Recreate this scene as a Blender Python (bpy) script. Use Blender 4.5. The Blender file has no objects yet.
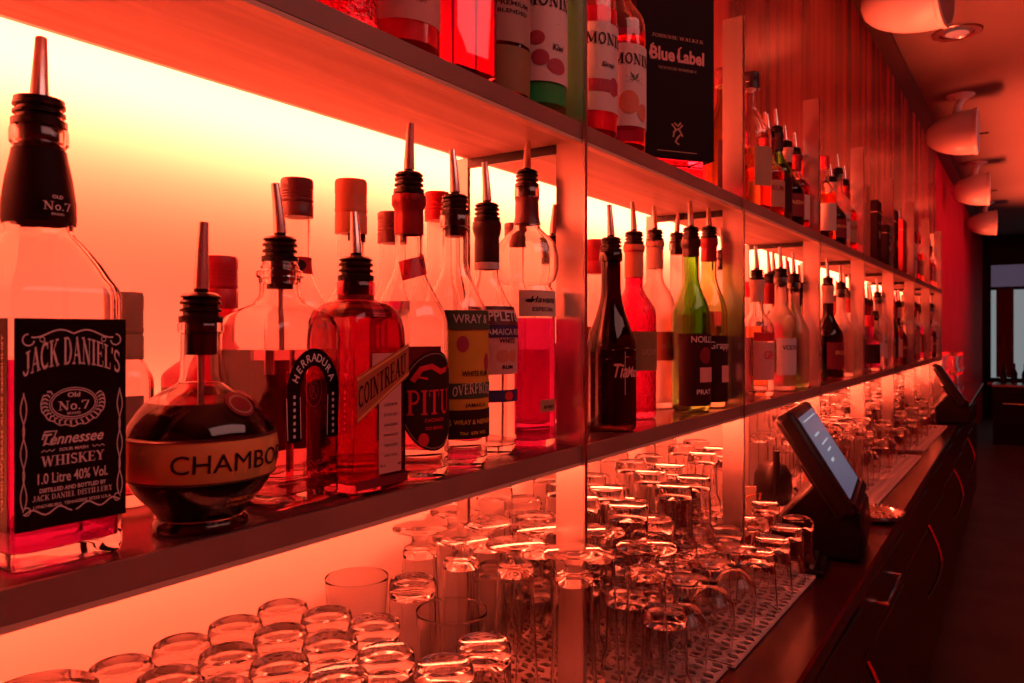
import bpy, math, random
from math import sin, cos, pi, radians as RD
random.seed(7)
S = bpy.context.scene
COL = S.collection
# ------------------------------------------------------------------ camera
F = 760.0                      # focal length in pixels of the 1024 px wide frame
YAW = math.atan(523.0 / F)     # the shelves run along +Y, the camera looks this much to their side
s_, c_ = sin(YAW), cos(YAW)
cam_d = bpy.data.cameras.new('camera'); cam = bpy.data.objects.new('camera', cam_d); COL.objects.link(cam)
cam_d.sensor_width = 36.0; cam_d.lens = F / 1024 * 36.0
cam_d.shift_y = -(341.5 - 333.0) / 1024
cam_d.clip_start = .02; cam_d.clip_end = 60
cam_d.dof.use_dof = True; cam_d.dof.focus_distance = .78; cam_d.dof.aperture_fstop = 15.0
cam.rotation_euler = (pi / 2, 0, YAW)
S.camera = cam
# ------------------------------------------------------------------ world, light, exposure
S.view_settings.view_transform = 'Standard'; S.view_settings.look = 'None'
S.view_settings.exposure = 0.0; S.view_settings.gamma = 1.0; S.view_settings.use_curve_mapping = False
W = bpy.data.worlds.new('world'); S.world = W; W.use_nodes = True
W.node_tree.nodes['Background'].inputs[0].default_value = (1.0, .5, .5, 1)
W.node_tree.nodes['Background'].inputs[1].default_value = .012
S.cycles.max_bounces = 18; S.cycles.transmission_bounces = 18; S.cycles.diffuse_bounces = 4
S.cycles.glossy_bounces = 5; S.cycles.transparent_max_bounces = 8
S.cycles.caustics_reflective = False; S.cycles.caustics_refractive = True
S.cycles.blur_glossy = 1.0; S.cycles.sample_clamp_indirect = 4.0; S.cycles.use_denoising = True

ZM_T, ZM_B = -.1332, -.1533    # middle shelf top / underside (camera height is zero)
ZU_T, ZU_B = .2473, .2273      # upper shelf
XF, XB, XW = -.44, -.608, -.70  # shelf front edge, shelf back edge, back wall
ZC = -.456                     # counter top
ZFL, ZCE = -1.35, 1.563        # floor, ceiling
Y0, Y1 = -.45, 5.02            # shelves' ends
YE = 14.5                      # far wall
LED = (1.0, .088, .036)

def area(name, loc, rot, sx, sy, power, color, spread=pi):
    l = bpy.data.lights.new(name, 'AREA'); l.shape = 'RECTANGLE'; l.size = sx; l.size_y = sy
    l.energy = power; l.color = color; l.spread = spread
    o = bpy.data.objects.new(name, l); COL.objects.link(o); o.location = loc; o.rotation_euler = rot
    return o
L_ = Y1 - Y0; YM = (Y0 + Y1) / 2
# light tape on the back edges of the shelves, shining at the wall and up; added fills without fixtures
area('light_tape_upper_shelf', (XB - .012, YM, ZU_B + .010), (0, pi / 2, 0), .012, L_, 70, LED)
area('light_tape_middle_shelf', (XB - .012, YM, ZM_B + .010), (0, pi / 2, 0), .012, L_, 34, LED)
area('light_tape_upward', (XB - .022, YM, ZU_T - .002), (0, RD(180 + 42), 0), .012, L_, 95, LED, RD(95))
area('fill_far_upward', (XW + .05, 8.2, ZU_T), (0, RD(180 + 40), 0), .02, 5.0, 95, LED, RD(75))  # unseen wash added for the far speakers and ceiling, no fixture there
area('fill_far_wall', (XW + .085, 6.25, ZU_B + .01), (0, pi / 2, 0), .012, 2.3, 26, LED)  # added to light the upper wall past the shelf end, no tape there
area('fill_counter', (XB - .004, YM, ZM_B - .004), (0, RD(-42), 0), .030, L_, 50, LED)  # added downward fill to brighten the drain mats and glasses
area('fill_upper_wall_base', (XB - .016, YM, ZU_T - .001), (0, RD(128), 0), .010, L_, 16, LED)  # extra strip added to brighten the foot of the upper wall
area('fill_beyond_shelf', (XW + .085, 5.5, ZM_B), (0, pi / 2, 0), .012, .8, 9, LED)  # unseen fill added for the far tumbler pile, no shelf carries it
# dim unseen fills added over the guests' side, standing for the bar's ceiling lights
area('house_fill', (1.3, 1.0, 1.45), (0, RD(35), 0), .8, 2.5, 15.0, (1, .38, .33))
area('fill_far_red_wall', (.9, 8.0, 1.5), (0, RD(62), 0), .6, 6.0, 16.0, (1, .30, .30), RD(100))  # added, aimed at the far red wall to brighten it

# ------------------------------------------------------------------ materials
def mat(name, color, rough=.5, metal=0.0, trans=0.0, ior=1.45, emis=None, estr=0, coat=0.0, spec=.5, alpha=None):
    m = bpy.data.materials.new(name); m.use_nodes = True
    b = m.node_tree.nodes['Principled BSDF']; i = b.inputs
    i['Base Color'].default_value = (*color, 1); i['Roughness'].default_value = rough
    i['Metallic'].default_value = metal; i['Transmission Weight'].default_value = trans
    i['IOR'].default_value = ior; i['Coat Weight'].default_value = coat; i['Specular IOR Level'].default_value = spec
    if emis: i['Emission Color'].default_value = (*emis, 1); i['Emission Strength'].default_value = estr
    return m
def noisy(m, c1, c2, scale=(1, 1, 1), nscale=8.0, detail=4, bump=0.0, rough=None, dist=0.0):
    nt = m.node_tree; b = nt.nodes['Principled BSDF']
    tc = nt.nodes.new('ShaderNodeTexCoord'); mp = nt.nodes.new('ShaderNodeMapping'); mp.inputs['Scale'].default_value = scale
    n = nt.nodes.new('ShaderNodeTexNoise'); n.inputs['Scale'].default_value = nscale; n.inputs['Detail'].default_value = detail
    n.inputs['Distortion'].default_value = dist
    r = nt.nodes.new('ShaderNodeValToRGB'); r.color_ramp.elements[0].color = (*c1, 1); r.color_ramp.elements[1].color = (*c2, 1)
    r.color_ramp.elements[0].position = .35; r.color_ramp.elements[1].position = .65
    k = nt.links.new
    k(tc.outputs['Object'], mp.inputs[0]); k(mp.outputs[0], n.inputs[0]); k(n.outputs[0], r.inputs[0]); k(r.outputs[0], b.inputs['Base Color'])
    if bump:
        u = nt.nodes.new('ShaderNodeBump'); u.inputs['Strength'].default_value = bump; u.inputs['Distance'].default_value = .002
        k(n.outputs[0], u.inputs['Height']); k(u.outputs[0], b.inputs['Normal'])
    return m
M = {}
M['wall'] = mat('backlit_wall_panel', (.86, .80, .76), .55)
M['lacquer'] = noisy(mat('red_lacquer_painted_reflections', (.6, .06, .06), .24, spec=.6), (.14, .003, .008), (.80, .085, .065), (1, 3.4, .22), 2.0, 4, .1)  # vertical streaks put blurred reflections of bottles and posts into the colour
M['redwall'] = noisy(mat('red_paint', (.5, .05, .06), .6, spec=.08), (.72, .012, .05), (.80, .016, .06), (1, 1, 1), 2)
M['wood'] = noisy(mat('shelf_wood', (.7, .4, .3), .5), (.36, .19, .145), (.66, .46, .37), (16, .9, 16), 2.0, 5, .05, dist=.6)
M['edge'] = noisy(mat('shelf_edge_band', (.30, .17, .14), .4), (.30, .17, .14), (.36, .21, .17), (3, 2, 3), 4)
M['lip'] = mat('shelf_lip', (.85, .62, .45), .45)
M['shelftop'] = mat('shelf_top_laminate', (.20, .05, .05), .18, coat=.3)
M['steel'] = mat('polished_steel', (.92, .80, .74), .27, .85)
M['brush'] = mat('brushed_steel', (.60, .58, .57), .28, 1)
M['chrome'] = mat('chrome', (.85, .85, .85), .08, 1)
M['counter'] = noisy(mat('counter_dark_lacquer', (.04, .01, .01), .20, spec=.7), (.028, .005, .007), (.045, .008, .010), (1, 1, 1), 5, 4)
M['dark'] = mat('dark_plastic', (.010, .006, .007), .32, spec=.3)
M['pos'] = mat('terminal_plastic', (.012, .008, .010), .38, spec=.3)
M['cab'] = mat('cabinet_dark', (.020, .009, .011), .3, spec=.3)
M['screen'] = mat('screen', (.02, .02, .03), .15, emis=(.34, .27, .44), estr=.28)
M['screenw'] = mat('screen_mark', (.02, .02, .03), .15, emis=(.8, .8, .9), estr=.45)
M['ceil'] = noisy(mat('ceiling_paint', (.5, .4, .38), .7), (.20, .175, .165), (.23, .20, .19), (1, 1, 1), .8)
M['cornice'] = mat('cornice_dark', (.09, .06, .06), .4)
M['floor'] = noisy(mat('floor_slate', (.06, .05, .05), .5), (.035, .034, .033), (.065, .06, .058), (1, 1, 1), 3)
M['white'] = mat('white_enamel', (.92, .89, .86), .35)
M['grille'] = mat('grey_grille', (.42, .38, .38), .6)
M['frost'] = mat('frosted_pane', (.4, .5, .5), .5, emis=(.42, .50, .52), estr=.42)
M['frostdim'] = mat('frosted_transom', (.3, .3, .4), .5, emis=(.20, .17, .28), estr=.25)
M['brown'] = noisy(mat('curtain_brown', (.2, .1, .07), .8), (.40, .24, .16), (.62, .38, .26), (12, 12, 1), 3)
M['downlight'] = mat('downlight_lens', (.5, .5, .5), .3, emis=(1, .45, .35), estr=.10)
M['matp'] = mat('drain_mat_plastic', (.72, .62, .58), .5)
M['glass'] = mat('clear_glass', (.97, .97, .97), 0.0, 0, 1, 1.47)
M['glassb'] = mat('bar_glass', (.99, .985, .985), 0.0, 0, 1, 1.32)
def G(n, col, ior=1.47, rough=0.0):
    M[n] = mat(n, col, rough, 0, 1, ior); return M[n]
G('glass_green', (.22, .62, .12)); G('glass_palegreen', (.62, .85, .45)); G('glass_brown', (.25, .06, .03)); G('glass_red', (.80, .08, .35)); G('glass_orange', (.60, .08, .20))
G('glass_dark', (.05, .012, .012)); G('glass_frost', (.97, .95, .93), 1.45, .28)
M['glass_pebble'] = noisy(mat('glass_pebble', (.95, .12, .12), .02, 0, 1, 1.45), (.72, .06, .30), (.82, .12, .35), (1, 1, 1), 220, 2, 1.0)
for n, col in dict(l_clear=(.97, .95, .95), l_amber=(.66, .12, .22), l_whiskey=(.50, .02, .28), l_tequila=(.74, .24, .34), l_red=(.56, .03, .28), l_black=(.0004, .0001, .0001), l_dark=(.16, .01, .015),
                   l_orange=(.98, .42, .15), l_pink=(.90, .10, .60), l_gold=(.95, .55, .22), l_magenta=(.55, .03, .10), l_ruby=(.46, .02, .25)).items():
    M[n] = mat(n, col, 0.0, 0, 1, 1.35)
M['l_greensyrup'] = mat('l_greensyrup', (.02, 1.0, .22), .4, 0, 0, 1.35)
M['l_redsyrup'] = mat('l_redsyrup', (.80, .02, .10), .2, 0, .5, 1.35)
def P(n, col, rough=.55, metal=0.0):
    M[n] = mat(n, col, rough, metal); return M[n]
M['p_black'] = mat('p_black', (.010, .004, .007), .5, spec=.12); P('p_white', (.82, .76, .72)); P('p_cream', (.80, .66, .52)); P('p_grey', (.40, .33, .28)); P('p_tan', (.50, .32, .20))
P('p_yellow', (.72, .42, .04)); P('p_green', (.05, .10, .05)); P('p_red', (.75, .03, .04)); P('p_pink', (.90, .10, .22)); P('p_maroon', (.22, .015, .03)); P('p_orange', (.90, .25, .10))
M['p_ink'] = mat('p_ink', (.030, .010, .014), .5, spec=.2); P('p_silver', (.75, .70, .68), .35); P('p_gold', (.95, .60, .22), .30, .35); P('p_blue', (.05, .04, .16)); P('p_rose', (.80, .42, .38)); P('p_olive', (.28, .20, .08))
P('p_jdwhite', (.95, .88, .86)); P('p_ribbon', (.50, .15, .07), .5); P('foil_red', (.30, .02, .03), .32, .3); P('foil_black', (.03, .015, .02), .3, .2); P('foil_orange', (.95, .38, .20), .4); P('foil_beige', (.75, .50, .38), .4)
P('cap_red', (.80, .03, .06), .35); P('cap_dark', (.12, .03, .035), .35); P('p_leaf', (.10, .16, .08)); P('p_fruit', (.45, .05, .10)); P('p_peach', (.75, .25, .15))
M['box_navy'] = mat('box_navy', (.012, .004, .009), .6, spec=.12); P('box_red', (.35, .02, .035), .4); P('p_dimgold', (.42, .26, .20), .4); P('wax', (.04, .01, .012), .3)

# ------------------------------------------------------------------ mesh helpers
def link(name, me, m=None, parent=None, smooth=None):
    o = bpy.data.objects.new(name, me); COL.objects.link(o)
    if m is not None: me.materials.append(M[m] if isinstance(m, str) else m)
    if parent is not None: o.parent = parent
    return o
class MB:
    def __init__(s): s.v, s.f = [], []
    def add(s, v, f):
        n = len(s.v); s.v += [tuple(p) for p in v]; s.f += [tuple(i + n for i in q) for q in f]; return s
    def box(s, x0, x1, y0, y1, z0, z1):
        return s.add([(x0, y0, z0), (x1, y0, z0), (x1, y1, z0), (x0, y1, z0), (x0, y0, z1), (x1, y0, z1), (x1, y1, z1), (x0, y1, z1)],
                     [(0, 3, 2, 1), (4, 5, 6, 7), (0, 1, 5, 4), (1, 2, 6, 5), (2, 3, 7, 6), (3, 0, 4, 7)])
    def rings(s, rings, close=False, cap0=False, cap1=False):
        n = len(rings[0]); base = len(s.v)
        for r in rings: s.v += [tuple(p) for p in r]
        m = len(rings)
        for i in range(m if close else m - 1):
            a, b = base + i * n, base + ((i + 1) % m) * n
            for j in range(n):
                k = (j + 1) % n; s.f.append((a + j, a + k, b + k, b + j))
        if cap0: s.f.append(tuple(base + j for j in reversed(range(n))))
        if cap1: s.f.append(tuple(base + (m - 1) * n + j for j in range(n)))
        return s
    def lathe(s, prof, n=32, o=(0, 0, 0), close=False):
        R = []
        for p in prof:
            r, z = max(p[0], 1e-5), p[1]; q = p[2] if len(p) > 2 else 0; dx = p[3] if len(p) > 3 else 1
            ex = 2 + q * 12; ring = []
            for j in range(n):
                a = 2 * pi * j / n
                if q > .3:                                   # more samples near the corners
                    a = a + .10 * sin(4 * a) * q
                ca, sa = cos(a), sin(a)
                k = (abs(ca) ** ex + abs(sa) ** ex) ** (-1 / ex) if q else 1
                ring.append((o[0] + r * dx * k * ca, o[1] + r * k * sa, o[2] + z))
            R.append(ring)
        return s.rings(R, close, not close, not close)
    def tube(s, pts, rad, n=10):
        from mathutils import Vector
        R = []
        for i, p in enumerate(pts):
            a = Vector(pts[max(i - 1, 0)]); b = Vector(pts[min(i + 1, len(pts) - 1)]); d = (b - a).normalized()
            u = d.orthogonal().normalized() if i == 0 else (u - d * u.dot(d)).normalized()
            w = d.cross(u); r = rad[i] if isinstance(rad, (list, tuple)) else rad
            R.append([Vector(p) + u * r * cos(2 * pi * j / n) + w * r * sin(2 * pi * j / n) for j in range(n)])
        return s.rings(R, False, True, True)
    def mesh(s, name, sharp=40):
        me = bpy.data.meshes.new(name); me.from_pydata(s.v, [], s.f); me.update()
        if sharp is not None:
            for p in me.polygons: p.use_smooth = True
            me.set_sharp_from_angle(angle=RD(sharp))
        return me
    def build(s, name, m, parent=None, sharp=40, bevel=0):
        o = link(name, s.mesh(name, sharp), m, parent)
        if bevel:
            b = o.modifiers.new('bevel', 'BEVEL'); b.width = bevel; b.segments = 2; b.limit_method = 'ANGLE'
        return o
def empty(name, loc=(0, 0, 0), rz=0):
    o = bpy.data.objects.new(name, None); COL.objects.link(o); o.location = loc; o.rotation_euler = (0, 0, rz)
    o.empty_display_size = .02; return o
def tag(o, label=None, cat=None, group=None, kind=None):
    if label: o['label'] = label
    if cat: o['category'] = cat
    if group: o['group'] = group
    if kind: o['kind'] = kind
    return o
def struct(o): o['kind'] = 'structure'; return o
def copy_tree(o, parent=None):
    c = o.copy(); COL.objects.link(c); c.parent = parent
    for ch in kids.get(o.name, None) or [x for x in o.children]: copy_tree(ch, c)
    return c
kids = {}
def ray(px): a = (px - 512) / F; return a, c_ * a - s_, s_ * a + c_
def onX(px, X):                       # where the line of sight of a column meets the vertical plane X
    a, kx, ky = ray(px); t = X / kx; return t * ky, t
def onZ(px, py, Z):                   # where a line of sight meets the level Z
    a, kx, ky = ray(px); t = -Z * F / (py - 333.0); return t * kx, t * ky, t
ORD = 'first second third fourth fifth sixth seventh eighth ninth tenth eleventh twelfth thirteenth fourteenth fifteenth sixteenth seventeenth eighteenth nineteenth twentieth'.split()
ORD += ['twenty-' + x for x in ORD[:9]] + ['thirtieth'] + ['thirty-' + x for x in ORD[:9]] + ['fortieth'] + ['forty-' + x for x in ORD[:9]]

# ------------------------------------------------------------------ lettering
_tc = {}
def sans(txt, bold=0.012, shear=0.0):
    key = (txt, bold, shear)
    if key in _tc: return _tc[key]
    cu = bpy.data.curves.new('t', 'FONT'); cu.body = txt; cu.offset = bold; cu.shear = shear; cu.resolution_u = 3; cu.size = 1
    o = bpy.data.objects.new('t', cu); COL.objects.link(o)
    dg = bpy.context.evaluated_depsgraph_get(); me = bpy.data.meshes.new_from_object(o.evaluated_get(dg))
    v = [(p.co.x, p.co.y) for p in me.vertices]; f = [tuple(p.vertices) for p in me.polygons]
    bpy.data.objects.remove(o); bpy.data.curves.remove(cu); bpy.data.meshes.remove(me)
    x0 = min(p[0] for p in v); x1 = max(p[0] for p in v); y1 = .70
    v = [((p[0] - x0) / y1, p[1] / y1) for p in v]
    _tc[key] = (v, f, (x1 - x0) / y1); return _tc[key]
def arcp(cx, cy, rx, ry, a0, a1, n=14): return [(cx + rx * cos(RD(a0 + (a1 - a0) * i / n)), cy + ry * sin(RD(a0 + (a1 - a0) * i / n))) for i in range(n + 1)]
TK, TN = .17, .065                     # thick and thin strokes of the slab serif letters
def ser(x, y, w=.36): return ('p', [(x - w / 2, y), (x + w / 2, y)], .07)
GL = {
 'J': (.62, [('p', [(.42, 1), (.42, .25)], TK), ('p', arcp(.24, .22, .18, .18, 0, -190), .11), ser(.42, .965)]),
 'A': (.80, [('p', [(.12, 0), (.40, 1)], TN), ('p', [(.38, 1), (.66, 0)], TK), ('p', [(.2, .33), (.56, .33)], TN), ser(.12, .035, .26), ser(.66, .035, .30)]),
 'C': (.72, [('p', arcp(.38, .5, .29, .46, 55, 305, 20), .14), ('p', [(.60, .98), (.60, .72)], .06), ('p', [(.60, .02), (.60, .22)], .05)]),
 'K': (.84, [('p', [(.20, 0), (.20, 1)], TK), ser(.2, .965), ser(.2, .035), ('p', [(.24, .42), (.66, .97)], TN), ('p', [(.38, .58), (.72, .0)], TK), ser(.68, .965, .26), ser(.72, .035, .26)]),
 'D': (.82, [('p', [(.20, 0), (.20, 1)], TK), ('p', [(.08, .965), (.36, .965)] + arcp(.36, .5, .33, .465, 90, -90, 16) + [(.08, .035)], .085), ('p', arcp(.40, .5, .28, .40, 55, -55, 10), TK)]),
 'N': (.88, [('p', [(.18, 0), (.18, 1)], TN), ('p', [(.16, 1), (.68, 0)], TK), ('p', [(.70, 0), (.70, 1)], TN), ser(.14, .965, .26), ser(.18, .035, .28), ser(.70, .965, .28)]),
 'I': (.42, [('p', [(.21, 0), (.21, 1)], TK), ser(.21, .965), ser(.21, .035)]),
 'E': (.72, [('p', [(.20, 0), (.20, 1)], TK), ('p', [(.06, .965), (.62, .965), (.62, .76)], TN), ('p', [(.2, .52), (.5, .52)], TN), ('p', [(.5, .64), (.5, .40)], .05), ('p', [(.06, .035), (.64, .035), (.64, .26)], TN)]),
 'L': (.68, [('p', [(.20, 0), (.20, 1)], TK), ser(.2, .965), ('p', [(.06, .035), (.60, .035), (.60, .28)], TN)]),
 'S': (.64, [('p', arcp(.32, .73, .21, .23, 35, 230, 10) + arcp(.32, .27, .21, .23, 75, -145, 12), .12), ('p', [(.52, .98), (.52, .76)], .05), ('p', [(.11, .02), (.11, .26)], .05)]),
 'W': (1.1, [('p', [(.12, 1), (.32, 0)], TK), ('p', [(.32, 0), (.54, 1)], TN), ('p', [(.54, 1), (.74, 0)], TK), ('p', [(.74, 0), (.96, 1)], TN), ser(.12, .965, .3), ser(.54, .965, .2), ser(.96, .965, .26)]),
 'H': (.88, [('p', [(.20, 0), (.20, 1)], TK), ('p', [(.68, 0), (.68, 1)], TK), ('p', [(.2, .5), (.68, .5)], TN), ser(.2, .965), ser(.2, .035), ser(.68, .965), ser(.68, .035)]),
 'Y': (.80, [('p', [(.14, 1), (.42, .48)], TK), ('p', [(.66, 1), (.42, .48)], TN), ('p', [(.41, .5), (.41, 0)], TK), ser(.14, .965, .28), ser(.66, .965, .24), ser(.41, .035)]),
 'P': (.74, [('p', [(.20, 0), (.20, 1)], TK), ser(.2, .035), ('p', [(.06, .965), (.38, .965)] + arcp(.38, .72, .24, .245, 90, -90, 12) + [(.2, .475)], .09)]),
 'T': (.76, [('p', [(.38, 0), (.38, 1)], TK), ser(.38, .035), ('p', [(.08, .74), (.08, .965), (.68, .965), (.68, .74)], TN)]),
 'U': (.84, [('p', [(.20, 1), (.20, .35)] + arcp(.43, .3, .23, .27, 180, 270, 8), .14), ('p', arcp(.43, .3, .23, .27, 270, 360, 8) + [(.66, 1)], .09), ser(.2, .965), ser(.66, .965, .26)]),
 'M': (1.0, [('p', [(.18, 0), (.18, 1)], TN), ('p', [(.18, 1), (.48, .1)], TK), ('p', [(.48, .1), (.78, 1)], TN), ('p', [(.80, 0), (.80, 1)], TK), ser(.14, .965, .26), ser(.18, .035, .26), ser(.82, .965, .28), ser(.80, .035)]),
 'O': (.80, [('p', arcp(.4, .5, .28, .46, 0, 360, 26), .13)]),
 'R': (.82, [('p', [(.20, 0), (.20, 1)], TK), ser(.2, .035), ('p', [(.06, .965), (.38, .965)] + arcp(.38, .74, .22, .225, 90, -90, 12) + [(.2, .515)], .09), ('p', [(.42, .5), (.70, 0)], TK)]),
 'B': (.76, [('p', [(.20, 0), (.20, 1)], TK), ('p', [(.06, .965), (.38, .965)] + arcp(.38, .74, .2, .225, 90, -90, 10) + [(.2, .515), (.40, .515)] + arcp(.40, .275, .24, .24, 90, -90, 10) + [(.06, .035)], .09)]),
 'G': (.80, [('p', arcp(.38, .5, .29, .46, 55, 330, 20), .13), ('p', [(.62, .08), (.62, .44)], .14), ('p', [(.46, .44), (.76, .44)], TN)]),
 'V': (.80, [('p', [(.12, 1), (.38, 0)], TK), ('p', [(.38, 0), (.66, 1)], TN), ser(.12, .965, .28), ser(.66, .965, .24)]),
 'F': (.70, [('p', [(.20, 0), (.20, 1)], TK), ser(.2, .035), ('p', [(.06, .965), (.62, .965), (.62, .76)], TN), ('p', [(.2, .52), (.5, .52)], TN), ('p', [(.5, .64), (.5, .40)], .05)]),
 'o': (.58, [('p', arcp(.28, .33, .19, .29, 0, 360, 20), .12)]),
 '.': (.26, [('p', [(.04, .07), (.19, .07)], .15)]), "'": (.24, [('p', [(.13, 1), (.09, .72)], .11)]), ' ': (.34, []),
 '7': (.62, [('p', [(.08, .74), (.08, .94), (.56, .94), (.26, 0)], .13)]),
 's': (.46, [('p', arcp(.22, .47, .14, .15, 40, 230, 8) + arcp(.22, .17, .14, .15, 70, -140, 8), .10)]),
}
def ribbon(pts, w):
    v, f = [], []
    for i, p in enumerate(pts):
        a = pts[max(i - 1, 0)]; b = pts[min(i + 1, len(pts) - 1)]
        dx, dy = b[0] - a[0], b[1] - a[1]; L = math.hypot(dx, dy) or 1
        v += [(p[0] - dy / L * w / 2, p[1] + dx / L * w / 2), (p[0] + dy / L * w / 2, p[1] - dx / L * w / 2)]
        if i: n = 2 * i; f.append((n - 2, n - 1, n + 1, n))
    return v, f
def serif(txt):
    V, Fc, x = [], [], 0
    for ch in txt:
        w, st = GL.get(ch, GL['o'])
        for _, pts, wd in st:
            v, f = ribbon(pts, wd); n = len(V)
            V += [(p[0] + x, p[1]) for p in v]; Fc += [tuple(i + n for i in q) for q in f]
        x += w
    return V, Fc, x
class Ink:                             # flat artwork in label coordinates (u to the right, z up, metres)
    def __init__(s): s.v, s.f = [], []
    def add(s, v, f): n = len(s.v); s.v += v; s.f += [tuple(i + n for i in q) for q in f]; return s
    def text(s, txt, u, z, h, w=None, font='sans', bold=.02, shear=0, arch=0, centre=True, rise=0):
        V, Fc, x = serif(txt) if font == 'serif' else sans(txt, bold, shear)
        k = (w / x) if w else h; W_ = x * k
        out = []
        for a, b in V:
            uu = a * k - (W_ / 2 if centre else 0); hh = h
            q = (uu / (W_ / 2)) if W_ else 0
            out.append((u + uu, z + b * hh * (1 + .25 * (1 - q * q) * (1 if arch > 0 else 0)) + arch * (1 - q * q) - abs(arch) * 0 + rise * uu))
        return s.add(out, Fc)
    def line(s, pts, w): v, f = ribbon(pts, w); return s.add(v, f)
    def rect(s, u0, u1, z0, z1, n=18):
        v = []; f = []
        for i in range(n + 1):
            u = u0 + (u1 - u0) * i / n; v += [(u, z0), (u, z1)]
            if i: k = 2 * i; f.append((k - 2, k, k + 1, k - 1))
        return s.add(v, f)
    def oval(s, u, z, a, b, n=28, rings=4):
        v = [(u, z)]; f = []
        for r in range(1, rings + 1):
            for j in range(n): t = 2 * pi * j / n; v.append((u + a * r / rings * cos(t), z + b * r / rings * sin(t)))
            for j in range(n):
                k = (j + 1) % n
                if r == 1: f.append((0, 1 + j, 1 + k))
                else: o = 1 + (r - 2) * n; p = 1 + (r - 1) * n; f.append((o + j, p + j, p + k, o + k))
        return s.add(v, f)

# ------------------------------------------------------------------ bottles
def prof_round(r, hb, hs, rn, H, lip=.0022, shape=1.0, q=0, belly=0, foot=0):
    """outer profile: foot, body, shoulder, neck, lip; entries are (radius, height, squareness)"""
    p = [(r * .55, .0015, q), (r * .86, 0, q), (r * .965, .002, q), (r, .008, q)]
    if belly: p += [(r * (1 + belly), hb * .5, q)]
    p += [(r, hb * .33, q), (r, hb * .66, q), (r, hb, q)] if not belly else [(r, hb, q)]
    for i in range(1, 9):
        t = i / 8; k = (1 - cos(pi * t)) / 2
        k = k ** shape
        p.append((r + (rn - r) * k, hb + hs * t, q * (1 - t) ** .7))
    p += [(rn, (hb + hs + H) / 2), (rn * .97, H - .014), (rn + lip, H - .012), (rn + lip, H - .002), (rn + lip * .4, H)]
    return [(a[0], a[1], a[2] if len(a) > 2 else 0) for a in p]
def refine(pr, L=.014, d=.003):          # support rings near the ends of long runs keep the shading normals true
    out = [pr[0]]
    for a, b in zip(pr, pr[1:]):
        l = math.hypot(b[0] - a[0], b[1] - a[1])
        if l > L and min(a[0], b[0]) > .002:
            for t in (d / l, 1 - d / l): out.append(tuple(a[i] + (b[i] - a[i]) * t for i in range(len(a))))
        out.append(b)
    return out
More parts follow.
